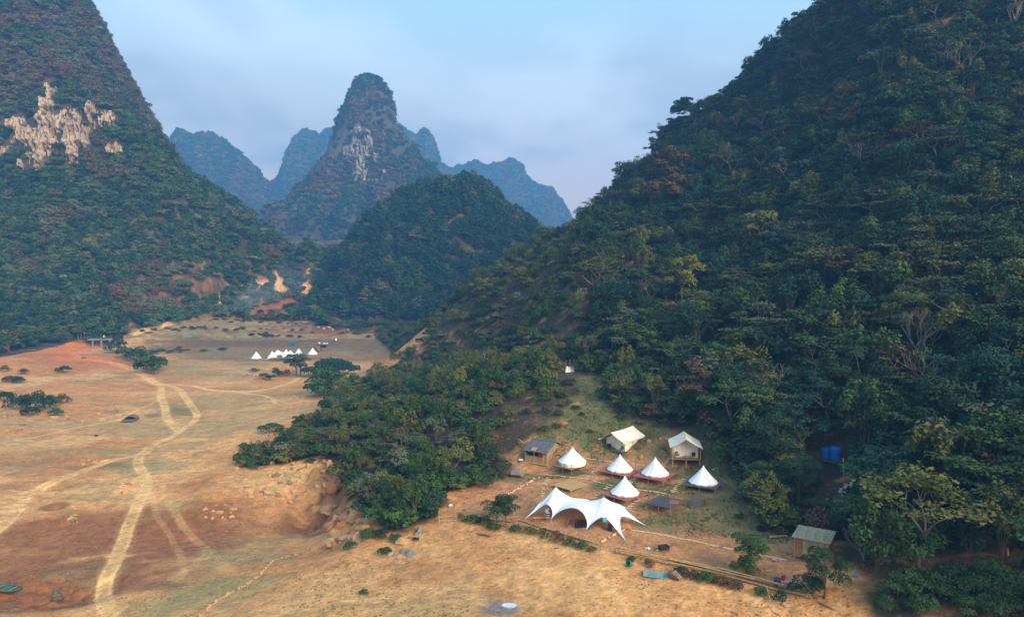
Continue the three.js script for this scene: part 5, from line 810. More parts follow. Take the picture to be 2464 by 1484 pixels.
boulder(1680, 1214, 3.6, 1.4, 2.4, darkRock, 'broad dark boulder beside the dark platform', 3, 0.25);
boulder(1622, 1392, 1.5, 1.0, 1.2, boulderMat, 'pale pointed rock beside the fallen tin sheet', 4, 0.2);
boulder(1795, 1164, 1.5, 1.4, 1.2, boulderMat, 'grey limestone rock under the bamboo poles at the forest edge', 5, 0.3);
boulder(1508, 1270, 2.2, 1.1, 1.6, plywood, 'reddish brown rock under the star canopy corner', 1, 0.3);
boulder(2010, 1462, 2.6, 0.7, 1.4, stoneTan, 'flat tan rock ledge on the ground past the fence end', 2, 0.3);
for (const [x, y, w] of [[1465, 290, 0.9], [1585, 268, 0.7], [1640, 262, 0.8], [1690, 290, 0.6], [1430, 1390, 0.3]]) boulder(...Z(x, y), w, w * 0.6, w * 0.8, stoneTan, 'small pale rock on the bare mound behind the ridge tents', Math.round(x / 10), 0.3, 'rocks behind the ridge tents');

// ---------------------------------------------------------------- single trees, bushes and rocks that stand out
{
  const r = rng(404);
  const one = (kind, u, v, h, tone, label, group, wide = 1, name) => { const p = spot(u, v), P = PROTO[kind], vv = Math.floor(r() * P.length), t = { kind, v: vv, x: p.x, d: -p.z, y: p.y - 0.1, s: h / P[vv].height, turn: r() * 6.28, tone }; const o = standTree(t, name ?? KIND[kind][0], label, KIND[kind][1], group); if (wide !== 1) o.scale.set(t.s * wide, t.s, t.s * wide); return o; };
  const many = (kind, list, tones, label, group) => list.forEach(([u, v, h, w]) => one(kind, u, v, h, tones[Math.floor(r() * tones.length)], label, group, w ?? 1));
  one('broadleaf', 1217, 1264, 4.2, 'deep', 'small spreading tree with bare trunk at the fence beside the star canopy', null, 1.1);
  one('broadleaf', 1195, 1262, 3.2, 'mid', 'leafy bush tree behind the short grey pole fence', null, 1.4);
  one('broadleaf', 1806, 1388, 4.6, 'mid', 'young green tree between the stone path and the long fence', null, 1.1); one('shrub', 1790, 1385, 2.4, 'mid', 'green bush under the young tree by the long fence');
  one('broadleaf', 1985, 1440, 5, 'deep', 'dark green tree growing in front of the plywood shed', null, 0.95); one('shrub', 1950, 1430, 3, 'deep', 'green bush against the fence end before the shed');
  many('shrub', [[1275, 1284, 1.3], [1305, 1292, 1.2], [1340, 1303, 1.5], [1372, 1312, 1.2], [1400, 1320, 1.3], [1425, 1326, 1], [1140, 1258, 1.6], [1165, 1266, 1.8], [1190, 1276, 1.5], [1240, 1280, 1.4], [1110, 1252, 1.2]], ['deep', 'mid', 'brown', 'olive'], 'low scrubby bush along the bamboo fence before the canopy', 'scrub along the front fence');
  many('shrub', [[1520, 1350, 0.9], [1560, 1362, 1], [1640, 1384, 1.4], [1670, 1392, 1.3], [1705, 1404, 1.8], [1735, 1408, 1.5], [1770, 1416, 1.4], [1830, 1432, 1.3], [1880, 1446, 1.3]], ['deep', 'mid', 'brown', 'brown'], 'low scrubby bush under the long sagging fence', 'scrub under the long fence');
  many('shrub', [[2160, 1440, 3], [2200, 1425, 3.4], [2250, 1440, 3.2], [2300, 1425, 3.6], [2350, 1445, 3.4], [2400, 1430, 3.8], [2445, 1450, 3.6], [2230, 1475, 2.4], [2330, 1480, 2.6], [2420, 1482, 3], [2130, 1465, 1.8]], ['mid', 'deep', 'mid'], 'leafy green thicket bush on the ground below the steep forest', 'green thicket below the forest');
  many('shrub', [[925, 1334, 1.5], [950, 1302, 1.5], [875, 1430, 0.9], [845, 1318, 1.4], [885, 1296, 2], [920, 1290, 1.8], [1000, 1300, 0.8]], ['deep', 'mid'], 'small green bush on the bare sandy slope', 'bushes on the sandy slope');
  many('shrub', [[585, 1080, 2], [575, 1105, 1.6], [605, 1130, 1.6], [650, 1100, 2.4], [690, 1095, 3], [730, 1092, 3], [640, 1085, 3], [745, 1115, 1.6], [815, 1140, 1.8], [848, 1195, 1.5]], ['deep', 'brown', 'mid'], 'dark bush among the tan rocks of the knoll', 'bushes on the rocky knoll');
  one('shrub', 655, 1040, 3.6, 'mid', 'lone green bush tree on the sand above the rocky knoll', null, 1.1);
  many('shrub', [[60, 985, 6, 0.85], [95, 990, 6.5, 0.85], [120, 980, 5, 0.85], [30, 985, 5, 0.85], [75, 1000, 4, 0.85], [8, 965, 5, 0.85], [130, 1000, 3.4, 0.85]], ['deep', 'mid', 'deep'], 'dark green bushy tree among the rocks of the lake bed', 'thicket among the lake bed rocks');
  many('shrub', [[155, 897, 4.5, 0.85], [25, 920, 4], [45, 922, 3.4], [10, 895, 3], [230, 1050, 0.85], [55, 900, 3], [60, 980, 3], [150, 970, 3.4]], ['deep', 'brown'], 'lone dark bush on the reddish lake shore', 'bushes on the red shore');
  many('shrub', [[362, 900, 12, 0.8], [340, 880, 9, 0.85], [322, 868, 8, 0.85], [300, 862, 8, 0.85], [375, 888, 7], [282, 850, 9, 0.85]], ['deep', 'mid', 'deep'], 'green tree on the bank between the raised deck and the crossroads', 'trees on the bank by the raised deck');
  many('broadleaf', [[712, 904, 9, 1.2], [722, 905, 8.5, 1.1]], ['grey', 'deep'], 'leaning tree with bare trunk in front of the distant camp', 'leaning trees by the distant camp');
  many('shrub', [[745, 908, 7, 0.85], [770, 905, 8, 0.85], [795, 902, 10, 0.85], [815, 905, 9, 0.85], [832, 900, 7.5, 0.85], [800, 912, 6, 0.85]], ['deep', 'blue', 'deep'], 'dark bushy tree in the clump beside the distant camp', 'clump beside the distant camp');
  many('shrub', [[780, 952, 10, 1.1], [793, 940, 9], [768, 950, 7]], ['deep', 'mid'], 'round dense green tree at the foot of the spur on the lake shore', 'trees at the spur foot');
  many('shrub', [[635, 912, 4, 0.85], [650, 915, 3.6, 0.85], [665, 906, 4], [690, 905, 3], [610, 895, 2.6]], ['brown', 'brown', 'deep'], 'brown scrub bush on the sand below the distant tents', 'brown scrub below the distant camp');
  many('bare', [[2192, 905, 13, 1.3], [2080, 430, 13], [2325, 205, 15]], ['pale'], 'large pale leafless tree standing clear among the mountain forest', 'large bare trees of the mountainside');
  many('airy', [[1940, 205, 14], [1838, 340, 13], [1762, 440, 13], [1892, 470, 14], [2010, 700, 12], [1715, 820, 9], [2250, 420, 13], [2120, 560, 12], [1990, 330, 13]], ['grey', 'olive', 'grey'], 'large open crowned tree with pale trunk standing clear on the mountainside', 'large open crowned trees of the mountainside');
  many('broadleaf', [[1600, 470, 18, 1.1], [1575, 520, 13, 1], [1640, 500, 12, 1]], ['rust', 'brown', 'rust'], 'rusty brown crowned tree on the shoulder of the mountain', 'rust brown trees on the shoulder');
  one('broadleaf', 1640, 745, 14, 'yellow', 'tall yellow green tree with visible trunk above the brushy slope', null, 0.9); many('broadleaf', [[1820, 640, 15, 0.85], [1250, 700, 8, 1.2], [1160, 720, 8, 1.2]], ['olive'], 'olive green tree rising above its neighbours on the ridge brush', 'olive trees over the brush');
  many('shrub', [[1350, 955, 2.2], [1365, 930, 2], [1385, 985, 1.4], [1345, 1000, 1.6], [1500, 1010, 1.8], [1540, 1022, 1.4], [1490, 960, 2.2], [1600, 1018, 1.3], [1640, 1020, 1.6], [1465, 915, 2], [1420, 1040, 0.9], [1340, 1030, 1.5], [1310, 1040, 1.8], [1400, 1000, 1], [1700, 1050, 1.7], [1720, 1085, 1.6], [1765, 1150, 1.6], [1790, 1200, 1.7], [1830, 1240, 1.8], [1860, 1270, 1.6], [1780, 1245, 1], [1880, 1285, 1.4]], ['mid', 'deep', 'olive', 'mid'], 'leafy bush on the grassy slope behind the tents', 'bushes on the slope behind the tents');
  // shrubs on the terraced fields
  for (let i = 0; i < 130; i++) { const row = [[500, 772, 740, 776], [540, 792, 760, 798], [600, 806, 730, 810], [880, 812, 1000, 806], [340, 800, 520, 786], [520, 760, 740, 764], [340, 850, 560, 838], [820, 800, 1010, 800]][i % 8], t = r(); one('shrub', lerp(row[0], row[2], t), lerp(row[1], row[3], t) + NA(r, 4), 0.9 + 1.5 * r(), ['mid', 'deep', 'olive', 'brown'][Math.floor(r() * 4)], 'scrub bush along a field terrace below the wooded hill', 'scrub along the field terraces', 1.5); }
  // rocks
  const poly = (list, n, s0, s1, label, group, m, seed) => { const W = world(list), q = rng(seed), xs = W.map((p) => p[0]), ds = W.map((p) => p[1]); let k = 0, guard = 0; while (k < n && guard++ < 9000) { const x = lerp(Math.min(...xs), Math.max(...xs), q()), d = lerp(Math.min(...ds), Math.max(...ds), q()); if (!inside(W, x, d)) continue; const s = s0 + (s1 - s0) * Math.pow(q(), 2.4), o = mesh('rock', rocks[k % 6], m[Math.floor(q() * m.length)]); o.position.copy(onLand(x, d, -s * 0.02)); o.scale.set(s * (0.5 + 0.3 * q()), s * (0.45 + 0.4 * q()), s * (0.5 + 0.3 * q())); o.rotation.set(NA(q, 0.4), q() * 6.3, NA(q, 0.4)); tag(o, label, 'rock', group); k++; } };
  poly([[560, 1085], [620, 1100], [700, 1105], [770, 1110], [780, 1190], [720, 1225], [600, 1200], [560, 1130]], 105, 0.35, 1.7, 'tan rock strewn on the slope of the rocky knoll', 'rocks of the knoll', [stoneTan, stoneTan, boulderMat], 61);
  poly([[765, 1105], [825, 1135], [865, 1200], [900, 1290], [840, 1330], [800, 1310], [785, 1230]], 78, 0.5, 2.6, 'large weathered limestone block on the steep bank of the knoll', 'limestone blocks of the knoll', [stoneTan, stoneTan, plywood], 62);
  poly([[0, 985], [120, 1000], [280, 985], [300, 1010], [150, 1030], [0, 1040]], 45, 0.5, 2.2, 'pale rock half buried in the sand beside the lake bed thicket', 'rocks beside the thicket', [stoneTan, boulderMat], 63);
  poly([[480, 1190], [560, 1215], [560, 1260], [490, 1245]], 16, 0.4, 1.3, 'small tan rock on the sand below the knoll', 'loose rocks below the knoll', [stoneTan], 64);
  poly([[950, 1290], [1010, 1280], [1000, 1330], [930, 1360]], 14, 0.5, 1.5, 'grey eroded rock on the sandy bank by the gate path', 'rocks by the gate path', [stoneGrey, stoneTan], 65);
  poly([[590, 890], [660, 885], [690, 905], [600, 915]], 12, 1, 3, 'brown rock on the shore below the distant tents', 'rocks below the distant tents', [stoneTan, stoneGrey], 66);
  poly([[280, 1165], [310, 1165], [310, 1190], [275, 1190]], 12, 0.4, 1.2, 'brown clod of earth beside the main track', 'clods by the track', [plywood, stoneTan], 67);
  poly([[190, 1110], [240, 1095], [240, 1110], [190, 1125]], 10, 0.4, 1.2, 'brown clod on the mound beside the side track', 'clods by the side track', [plywood, stoneTan], 68);
  poly([[150, 1240], [180, 1240], [185, 1260], [155, 1265]], 8, 0.4, 1.3, 'small rock at the rim of the brown hollow', 'rocks at the hollow', [stoneTan, stoneGrey], 69);
}
// ---------------------------------------------------------------- small things round the camp
{
  for (const [u, v, h] of [[1990, 1107, 1.5], [2011, 1112, 1.9]]) stand('water_tank', h > 1.6 ? 'tall blue plastic water tank on the wooded slope' : 'smaller blue water tank behind the tall one on the slope', 'tank', u, v, 0.2, (o) => { mesh('body', new THREE.LatheGeometry([[0, 0.3], [0.72, 0.3], [0.78, 0.4], [0.78, h * 0.5], [0.74, h * 0.52], [0.78, h * 0.55], [0.78, h], [0.66, h + 0.12], [0.26, h + 0.24], [0.26, h + 0.34], [0, h + 0.34]].map(([x, y]) => new THREE.Vector2(x, y)), 20), mat(36, 104, 190, { roughness: 0.5 }), o); mesh('stand', bx(1.7, 0.3, 1.7, 0, 0.14, 0), greyWood, o); mesh('lid', cyl(0.3, 0.28, 0.08, 0, h + 0.33, 0, 16), mat(30, 70, 110), o); });
  stand('rag_pole', 'thin bare pole hung with white rags among the bushes', 'pole', 2033, 1192, 0, (o) => { mesh('pole', rod(V3(0, -0.3, 0), V3(-0.25, 4.6, 0), 0.06, 0.045), bamboo, o); for (const [x, y, z] of [[-0.6, 0.7, 0.2], [0.1, 1.2, 0.1], [0.7, 1.4, 0.1], [-0.3, 0.3, 0.3]]) mesh('rag', surface(4, 4, (a, b) => V3(x + (a - 0.5) * 0.5 + 0.08 * Math.sin(b * 7), y + (0.5 - b) * 0.6, z + 0.1 * Math.sin(a * 9 + b * 5))), whiteCloth, o); });
  const cs = stand('cloth_shelter', 'white cloth slung between three poles on the brushy slope', 'shelter', 1370, 896, 0.2, (o) => { const T = [[-1, 0, 3.2], [0.2, -0.4, 3.3], [1.1, 0.1, 3.4]]; for (const [x, z, h] of T) mesh('pole', rod(V3(x, -0.2, z), V3(x + 0.12, h, z), 0.05, 0.04), bamboo, o); for (const [x, w, h] of [[-0.5, 1.1, 1.5], [0.2, 1, 1.35], [0.85, 0.8, 1.6]]) mesh('cloth', surface(6, 6, (a, b) => V3(x + (a - 0.5) * w * (1.15 - 0.75 * b), 0.1 + b * h, 0.25 + 0.15 * Math.sin(a * 6 + x) - 0.3 * b)), whiteCloth, o); mesh('cross_pole', rod(V3(-2.4, 1.2, 0.1), V3(-0.2, 0.2, 0.2), 0.04), bamboo, o); }); cs.scale.setScalar(0.78);
  const lay = (u0, v0, u1, v1, lift0, lift1, rad, m, label, group) => { const a = spot(u0, v0).add(V3(0, lift0, 0)), b = spot(u1, v1).add(V3(0, lift1, 0)), o = mesh('bamboo_pole', rod(V3(), b.clone().sub(a), rad, rad * 0.7), m); o.position.copy(a); tag(o, label, 'pole', group); };
  for (const [a, b, c, d] of [[1791, 1157, 1880, 1163], [1793, 1151, 1850, 1160], [1802, 1147, 1890, 1166], [1797, 1160, 1860, 1162]]) lay(a, b, c, d, 0.8, 0.25, 0.05, bamboo, 'bamboo pole lying across the grey limestone rock', 'poles across the limestone rock');
  for (const [a, b, c, d] of [[1345, 1024, 1371, 1011], [1350, 1020, 1366, 1013], [1357, 1027, 1386, 1039], [1340, 1030, 1366, 1020]]) lay(a, b, c, d, 0.1, 0.25, 0.05, wood, 'weathered pole lying on the grass behind the ridge tents', 'poles behind the ridge tents');
  for (const [a, b, c, d, l] of [[1846, 1430, 1861, 1473, 'stick'], [1857, 1442, 1886, 1471, 'stick']]) lay(a, b, c, d, 0.6, 0.04, 0.05, bamboo, 'bamboo stick propped from the long fence to the sand', 'sticks propped on the long fence');
  lay(1852, 1296, 1895, 1292, 0.15, 0.15, 0.16, bamboo, 'thick pale log on the ground beside the black tyre'); lay(1836, 1285, 1853, 1302, 0.06, 0.06, 0.05, steel, 'thin grey pipe lying by the pale log');
  lay(1150, 1286, 1180, 1292, 0.2, 0.2, 0.2, wood, 'sawn log lying in the brush by the sand'); lay(178, 917, 208, 917, 0.1, 0.1, 0.12, greyWood, 'grey timber lying on the red lake shore');
  stand('tyre', 'black rubber tyre lying on the grass', 'tyre', 1834, 1274, 0.3, (o) => { mesh('tread', new THREE.TorusGeometry(0.48, 0.16, 10, 24).rotateX(Math.PI / 2).translate(0, 0.14, 0), blackMat, o); mesh('bead', new THREE.TorusGeometry(0.36, 0.05, 6, 24).rotateX(Math.PI / 2).translate(0, 0.16, 0), mat(48, 48, 50), o); });
  const sack = (u, v, s, m, label) => { const p = spot(u, v), o = mesh('sack', rocks[4], m); o.scale.set(s, s * 0.8, s * 0.6); o.position.copy(p).add(V3(0, s * 0.4, 0)); tag(o, label, 'sack'); };
  sack(1771, 1133, 0.7, whiteCloth, 'white sack lying on the grass at the forest edge'); sack(1083, 1219, 0.35, whiteCloth, 'small white sack on the dirt above the gate'); sack(1645, 1005, 0.4, whiteCloth, 'white scrap hanging in the brush behind the ridge tents');
  { const p = spot(1580, 1386), o = mesh('tin_sheet', wavy(2.7, 1.15, 0.14, 0.02, 90), worn([128, 156, 150], [96, 122, 118], 10, 3, { side: THREE.DoubleSide, roughness: 0.7 })); o.position.copy(p).add(V3(0, 0.16, 0)); o.rotation.set(0.2, -0.25, 0.02); tag(o, 'greenish corrugated tin sheet lying on the sand below the fence', 'tin sheet'); }
  stand('basket', 'green plastic basket lying tipped on the sand below the fence', 'basket', 1519, 1363, 0.5, (o) => { mesh('body', new THREE.LatheGeometry([[0.02, 0], [0.26, 0.02], [0.36, 0.46], [0.33, 0.44], [0.23, 0.05], [0.02, 0.04]].map(([x, y]) => new THREE.Vector2(x, y)), 16).rotateZ(1.2).translate(0, 0.28, 0), mat(58, 118, 92, { side: THREE.DoubleSide }), o); mesh('rim', new THREE.TorusGeometry(0.355, 0.025, 6, 18).rotateX(Math.PI / 2).translate(0, 0.46, 0).rotateZ(1.2).translate(0, 0.28, 0), mat(48, 98, 80), o); });
  stand('barrel', 'blue grey plastic barrel beside the fence end', 'barrel', 1871, 1412, 0, (o) => { mesh('body', new THREE.LatheGeometry([[0, 0], [0.3, 0], [0.34, 0.3], [0.34, 0.6], [0.3, 0.9], [0.28, 0.9], [0.28, 0.8], [0, 0.8]].map(([x, y]) => new THREE.Vector2(x, y)), 18), mat(58, 78, 96), o); mesh('rim', new THREE.TorusGeometry(0.3, 0.025, 6, 18).rotateX(Math.PI / 2).translate(0, 0.9, 0), mat(70, 96, 116), o); });
  stand('bucket', 'bright red bucket on the wash table by the fence end', 'bucket', 1885, 1410, 0, (o) => { mesh('body', new THREE.LatheGeometry([[0, 0.6], [0.16, 0.6], [0.22, 1.0], [0.2, 1.0], [0.15, 0.63], [0, 0.63]].map(([x, y]) => new THREE.Vector2(x, y)), 16), mat(206, 32, 24, { side: THREE.DoubleSide }), o); mesh('handle', new THREE.TorusGeometry(0.2, 0.012, 5, 14, Math.PI).translate(0, 1.0, 0), steel, o); });
  stand('wash_table', 'long pale pink wash table behind the fence end', 'table', 1903, 1412, -0.15, (o) => { mesh('table_top', bx(2.0, 0.06, 0.7, 0, 0.55, 0), mat(190, 150, 140), o); for (const s of [-0.9, 0.9]) for (const t of [-0.28, 0.28]) mesh('leg', bx(0.06, 0.53, 0.06, s, 0.26, t), wood, o); });
  { const r = rng(12), list = []; for (let k = 0; k < 9; k++) list.push(new THREE.TorusGeometry(0.34 + NA(r, 0.12), 0.022, 5, 26).rotateX(Math.PI / 2 + NA(r, 0.12)).translate(NA(r, 0.1), 0.04 + 0.03 * k * r(), NA(r, 0.1))); const o = mesh('rope_coil', all(list), ropeMat); o.position.copy(spot(1892, 1457)); tag(o, 'coil of tan rope lying on the sand', 'rope'); }
}
// ---------------------------------------------------------------- on the lake bed
{
  stand('timber_shelter', 'weathered grey timber shelter with a domed back on the lake bed', 'shelter', 312, 1013, 0.25, (o) => {
    const rim = 1.55; mesh('dome', surface(16, 10, (a, b) => { const t = a * Math.PI, q = b * 1.3; return V3(Math.cos(t) * rim, Math.max(0, Math.sin(t)) * 1.35 * (1 - 0.15 * b), -2.6 + q * 2.0 - (1 - Math.sin(t)) * 0.1); }), greyWood, o);
    mesh('back', new THREE.CircleGeometry(rim, 18, 0, Math.PI).scale(1, 0.86, 1).translate(0, 0, -2.55), greyWood, o);
    for (let k = 0; k < 6; k++) mesh('plank', bx(2.9, 0.06, 0.36, 0, 0.42 - 0.03 * k, -0.2 + k * 0.42, 0, 0, 0.05), greyWood, o);
    for (const s of [-1, 1]) { mesh('side_rail', bx(0.14, 0.5, 4.6, s * 1.5, 0.25, -0.3), greyWood, o); mesh('rib', new THREE.TorusGeometry(rim + 0.02, 0.06, 5, 18, Math.PI).scale(1, 0.88, 1).translate(0, 0, s > 0 ? 0.0 : -1.5), wood, o); } });
  const boat = (u, v, len, turn, m, label) => stand('boat', label, 'boat', u, v, turn, (o) => { const W = len * 0.16; mesh('hull', surface(20, 10, (a, b) => { const x = (a - 0.5) * len, k = Math.pow(Math.max(0, 1 - (2 * a - 1) ** 2), 0.55), t = (b - 0.5) * Math.PI; return V3(x, 0.5 - Math.cos(t) * 0.42 * k + 0.3 * (2 * a - 1) ** 4, Math.sin(t) * W * k); }), m, o); mesh('gunwale', all([-1, 1].map((s) => limb(Array.from({ length: 9 }, (_, i) => { const a = i / 8, k = Math.pow(Math.max(0.0001, 1 - (2 * a - 1) ** 2), 0.55); return V3((a - 0.5) * len, 0.52 + 0.3 * (2 * a - 1) ** 4, s * W * k); }), 0.05, 0.05, 5))), greyWood, o); for (const x of [-0.22, 0.18]) mesh('seat', bx(0.25, 0.04, W * 1.8, x * len, 0.42, 0), wood, o); });
  boat(12, 1424, 5, -0.25, worn([34, 110, 96], [28, 84, 76], 5, 5, { side: THREE.DoubleSide }), 'teal green boat beached on the rim of the brown hollow');
  boat(137, 1446, 3.2, -0.95, worn([86, 104, 84], [62, 76, 64], 5, 5, { side: THREE.DoubleSide }), 'small mossy green boat lying in the brown hollow');
  stand('raised_deck', 'concrete deck with green railing raised on pillars by the orange road', 'deck', 243, 835, 0.12, (o) => {
    const con = worn([150, 142, 130], [112, 106, 98], 4, 4), gr = mat(46, 96, 84); mesh('deck', bx(11.5, 0.45, 6, 0, 3.6, -2), con, o); mesh('back_wall', bx(9.5, 3.4, 0.3, 0, 1.7, -4.6), con, o);
    for (const x of [-3.6, 0.2, 4]) for (const z of [0.4, -4]) mesh('pillar', bx(0.55, 3.8, 0.55, x, 1.5, z), con, o);
    for (let k = 0; k <= 8; k++) mesh('railing_post', bx(0.12, 1.1, 0.12, -5.6 + k * 1.4, 4.35, 0.9), gr, o); for (const y of [4.2, 4.55, 4.88]) mesh('rail', bx(11.4, 0.12, 0.08, 0, y, 0.9), gr, o); mesh('side_rail', all([bx(0.08, 0.1, 5.6, 5.6, 4.88, -1.9), bx(0.08, 0.1, 5.6, -5.6, 4.88, -1.9)]), gr, o);
    mesh('gable_board', new THREE.ConeGeometry(0.7, 1.1, 3).translate(1.6, 5.4, 0.9), mat(214, 206, 150), o); });
  stand('notice_board', 'white and blue notice board on posts beside the orange road', 'sign', 199, 812, 0.1, (o) => { for (const s of [-1, 1]) mesh('post', cyl(0.08, 0.08, 2.2, s * 0.7, 0, 0), steel, o); mesh('board', bx(2.0, 2.2, 0.08, 0, 3.1, 0), mat(214, 228, 232), o); mesh('panel', bx(1.2, 0.7, 0.03, 0.2, 3.0, 0.06), mat(90, 140, 160), o); });
  stand('motorbike', 'dark motorbike parked beside the orange road', 'motorbike', 201, 864, 0.5, (o) => { for (const s of [-1, 1]) mesh('wheel', new THREE.TorusGeometry(0.28, 0.07, 6, 18).translate(s * 0.62, 0.34, 0), blackMat, o); mesh('body', bx(0.8, 0.34, 0.26, 0, 0.58, 0), mat(60, 50, 54), o); mesh('saddle', bx(0.7, 0.12, 0.28, -0.25, 0.82, 0), blackMat, o); mesh('handlebar', rod(V3(0.5, 1.05, -0.32), V3(0.5, 1.05, 0.32), 0.025), steel, o); mesh('fork', rod(V3(0.62, 0.34, 0), V3(0.46, 1.05, 0), 0.04), steel, o); });
  // the distant camp
  const FARC = 'distant white bell tents'; [[616, 863, 2.3, 3.1], [654.5, 861, 2.1, 3], [688, 856.5, 2.2, 3], [718, 855, 2.3, 3.1], [752, 853, 2.3, 3.1]].forEach(([u, v, R, h]) => bellTent(spot(u, v).add(V3(0, 0.05, 0)), R, h, u, 'small white bell tent in the row of the distant camp', FARC, 0.3));
  { const g0 = spot(682, 868), o = thing('star_canopy', 'distant white star canopy in front of the row of tents', 'canopy', g0, 0), S = 20.5 / 1; const q = (x, y, z) => V3(x, y, z); const A = q(-3.2, 4.6, -2), B = q(2.6, 4.5, -1.2), tips = [q(-8.2, 0.3, 2.4), q(-3.6, 1.7, 3.2), q(0.6, 1.6, 3.6), q(4.4, 1.3, 3), q(8, 0.4, 2), q(6, 1, -4), q(0, 1.6, -6), q(-6.5, 1, -4.5)];
    mesh('canopy', starCanopy('', A, B, tips, 1, 1.1, 0.5, o), whiteCloth, o); for (const p of [A, B, tips[1], tips[2]]) mesh('pole', rod(q(p.x, -0.3, p.z), p, 0.06), steel, o); for (const t of [0, 4]) mesh('guy_rope', rod(tips[t], tips[t].clone().multiplyScalar(1.2).setY(-0.1), 0.03, 0.03, 4), ropeMat, o); }
  stand('hut', 'low wooden hut with flat roof behind the distant tents', 'hut', 778, 842, 0.03, (o) => { mesh('front_wall', all([bx(1.6, 2.6, 0.12, -1.9, 1.3, 1.8), bx(2.6, 1.1, 0.12, 0.6, 0.55, 1.8), bx(1.0, 2.6, 0.12, 2.2, 1.3, 1.8)]), wood, o); for (const s of [-1, 1]) mesh('side_wall', bx(0.12, 2.6, 3.6, s * 2.7, 1.3, 0), wood, o); mesh('back_wall', bx(5.4, 2.6, 0.12, 0, 1.3, -1.8), wood, o); mesh('roof', bx(6.2, 0.14, 4.6, 0, 2.76, 0.1, 0, 0, 0.04), greyWood, o); for (const x of [-2.5, 0, 2.5]) mesh('post', cyl(0.09, 0.08, 2.7, x, 0, 2.1), wood, o); mesh('counter', bx(3, 0.12, 0.5, 0.5, 1.15, 2), bamboo, o); });
  const onHut = spot(778, 842).add(V3(0, 2.85, 0)); const put = (name, geo, m, dx, dz, label, cat, group) => { const o = mesh(name, geo, m); o.position.copy(onHut).add(V3(dx, 0.05, dz)); tag(o, label, cat, group); };
  put('jar', new THREE.LatheGeometry([[0, 0], [0.28, 0], [0.3, 0.6], [0.16, 0.85], [0.16, 0.95], [0, 0.95]].map(([x, y]) => new THREE.Vector2(x, y)), 12), whiteCloth, -1.7, 0.6, 'white jar standing on the hut roof beside the orange cloth', 'jar'); for (const x of [0.2, 0.9, 1.9]) put('carton', all([bx(0.5, 0.55, 0.45, 0, 0.28, 0), bx(0.5, 0.03, 0.3, 0, 0.58, 0.3, 0, 0, 0.4)]), whiteCloth, x, 0.3, 'white carton standing on the hut roof', 'carton', 'cartons on the hut roof'); put('tarpaulin', surface(8, 6, (a, b) => V3((a - 0.5) * 1.6, 0.1 + 1.0 * Math.exp(-((a - 0.35) ** 2) * 14) * (1 - 0.4 * b), (b - 0.5) * 1.2)), mat(226, 128, 62, { side: THREE.DoubleSide }), -2.2, 0.5, 'orange cloth heaped on the hut roof', 'cloth');
  stand('drum', 'blue drum standing in the field behind the distant tents', 'drum', 705, 831, 0, (o) => { mesh('body', new THREE.LatheGeometry([[0, 0], [0.75, 0], [0.8, 0.6], [0.8, 1.5], [0.7, 1.8], [0, 1.85]].map(([x, y]) => new THREE.Vector2(x, y)), 16), mat(30, 96, 170), o); mesh('band', new THREE.TorusGeometry(0.8, 0.05, 6, 18).rotateX(Math.PI / 2).translate(0, 0.95, 0), mat(24, 80, 140), o); });
  [[766, 790], [779, 793], [800, 796], [837, 796], [792, 791]].forEach(([u, v], i) => stand('field_box', 'pale box with white lid in the far field below the hill', 'box', u, v, 0.3 * i, (o) => { mesh('body', bx(1.0, 0.9, 0.8, 0, 0.5, 0), stoneTan, o); mesh('lid', bx(1.2, 0.14, 1.0, 0, 1.02, 0), whiteCloth, o); }, 'pale boxes in the far field'));
  stand('cloth_stick', 'white cloth hung on a stick in the far field', 'cloth', 808, 823, 0, (o) => { mesh('stick', rod(V3(0, -0.2, 0), V3(0, 2.4, 0), 0.06), wood, o); mesh('cloth', surface(8, 5, (a, b) => V3(Math.cos(a * 6.28) * (0.2 + 0.35 * b), 2.2 - 1.3 * b, Math.sin(a * 6.28) * (0.2 + 0.35 * b))), whiteCloth, o); mesh('arm', rod(V3(-0.8, 1.9, 0), V3(0.8, 1.9, 0), 0.05), wood, o); });
}
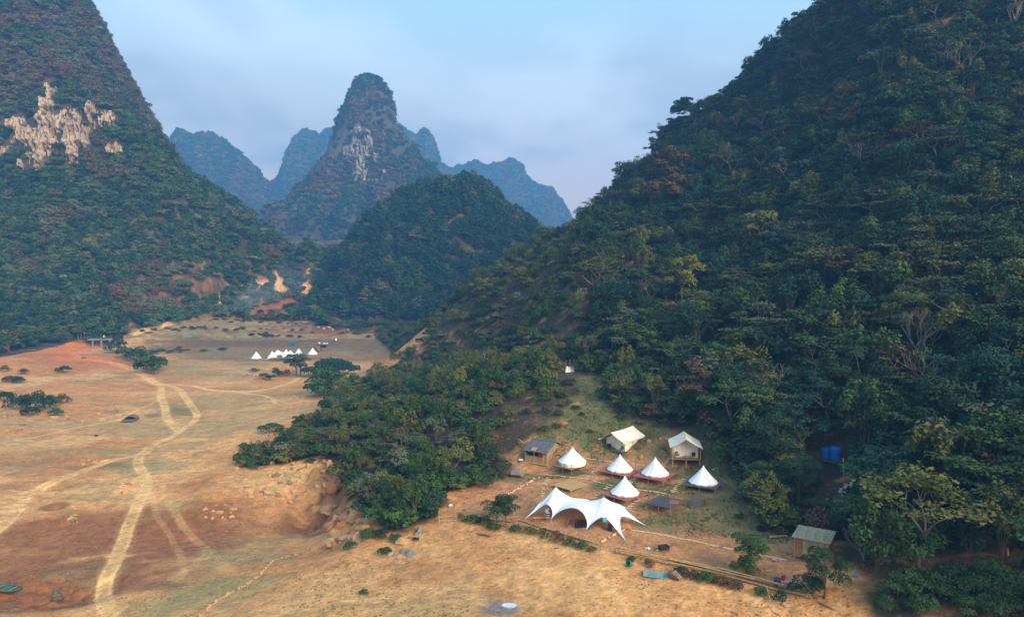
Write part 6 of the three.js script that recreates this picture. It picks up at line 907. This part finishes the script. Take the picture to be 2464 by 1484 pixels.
// ---------------------------------------------------------------- grass tufts, weeds and pebbles
{
  const r = rng(808), tuft = (() => { const pos = [], idx = []; for (let k = 0; k < 16; k++) { const a = r() * 6.28, q = 0.1 * r(), l = 0.16 + 0.16 * r(), x = Math.cos(a) * q, z = Math.sin(a) * q, b = r() * 6.28, t = 0.16; pos.push(x - 0.018, 0, z, x + 0.018, 0, z + 0.01, x + Math.cos(b) * t, l, z + Math.sin(b) * t); idx.push(k * 3, k * 3 + 1, k * 3 + 2); } const g = new THREE.BufferGeometry(); g.setAttribute('position', new THREE.Float32BufferAttribute(pos, 3)); g.setIndex(idx); g.computeVertexNormals(); return g; })();
  const list = [], weeds = [], pebbles = [];
  for (const [u, v, rx, rd, s] of CAMPGRASS) { const p = spot(u, v), n = Math.round(rx * rd * 34 * s); for (let i = 0; i < n; i++) { const x = p.x + NA(r, rx * 1.2), d = -p.z + NA(r, rd * 1.2), q = ((x - p.x) / rx) ** 2 + ((d + p.z) / rd) ** 2; if (q > 1.3 || fbm(x / 2.2, d / 2.2, 3) < -0.18 + 0.2 * q) continue; list.push({ x, d, y: H(x, d) - 0.02, s: 0.4 + 0.7 * r(), turn: r() * 6.28, tone: pick(r, [['mid', 5], ['olive', 5], ['brown', 3]]), vary: 1.3 + 0.7 * r() }); } }
  mass('grass', tuft, list, 'green grass tufts on the camp terraces', true, whiteLeaf);
  for (let i = 0; i < 9000; i++) { const d = 58 + 110 * r() * r(), x = lerp(-0.78 * d, 0.5 * d, r()); if (!inside(CLEAR, x, d) || fbm(x / 7 + 40, d / 7, 4) < -0.06 + 0.3 * r()) continue; weeds.push({ x, d, y: H(x, d) - 0.02, s: 0.3 + 0.7 * r(), turn: r() * 6.28, tone: pick(r, [['brown', 4], ['olive', 5], ['mid', 2], ['rust', 2]]), vary: 1.8 + 1.2 * r() }); }
  mass('weeds', tuft, weeds, 'thin dry weeds scattered over the sand', true, whiteLeaf);
  for (let i = 0; i < 7000; i++) { const d = 58 + 130 * r() * r(), x = lerp(-0.78 * d, 0.5 * d, r()); if (!inside(CLEAR, x, d) || fbm(x / 11 + 70, d / 9, 4) < 0.02 + 0.2 * r()) continue; pebbles.push({ x, d, y: H(x, d), s: 0.04 + 0.18 * r() * r() * r(), tall: 0.8, turn: r() * 6.28 }); }
  mass('gravel', rocks[2], pebbles, 'small stones scattered over the sand', false, stoneTan);
}

// ---------------------------------------------------------------- thin smoke drifting from a field fire below the pass
{
  const r = rng(66), puffs = []; for (let i = 0; i < 9; i++) { const g = new THREE.IcosahedronGeometry(1, 4), q = g.attributes.position, s = 4 + i * 1.1; for (let k = 0; k < q.count; k++) { const x = q.getX(k), y = q.getY(k), z = q.getZ(k), n = 1 + 0.5 * n3(x * 1.6 + i * 9, y * 1.6, z * 1.6); q.setXYZ(k, x * n, y * n, z * n); } g.computeVertexNormals(); g.scale(s * 1.5, s * 0.7, s); const p = at(560 + i * 17, 742 - i * 9 - 6 * Math.sin(i), 404 + i * 9); puffs.push(g.translate(p[0], p[2], -p[1])); }
  tag(mesh('smoke', all(puffs), new THREE.MeshStandardMaterial({ color: srgb(190, 205, 225), roughness: 1, transparent: true, opacity: 0.024, depthWrite: false })), 'thin blue smoke drifting over the field terraces', null, null, 'stuff');
}

renderer.render(scene, camera);
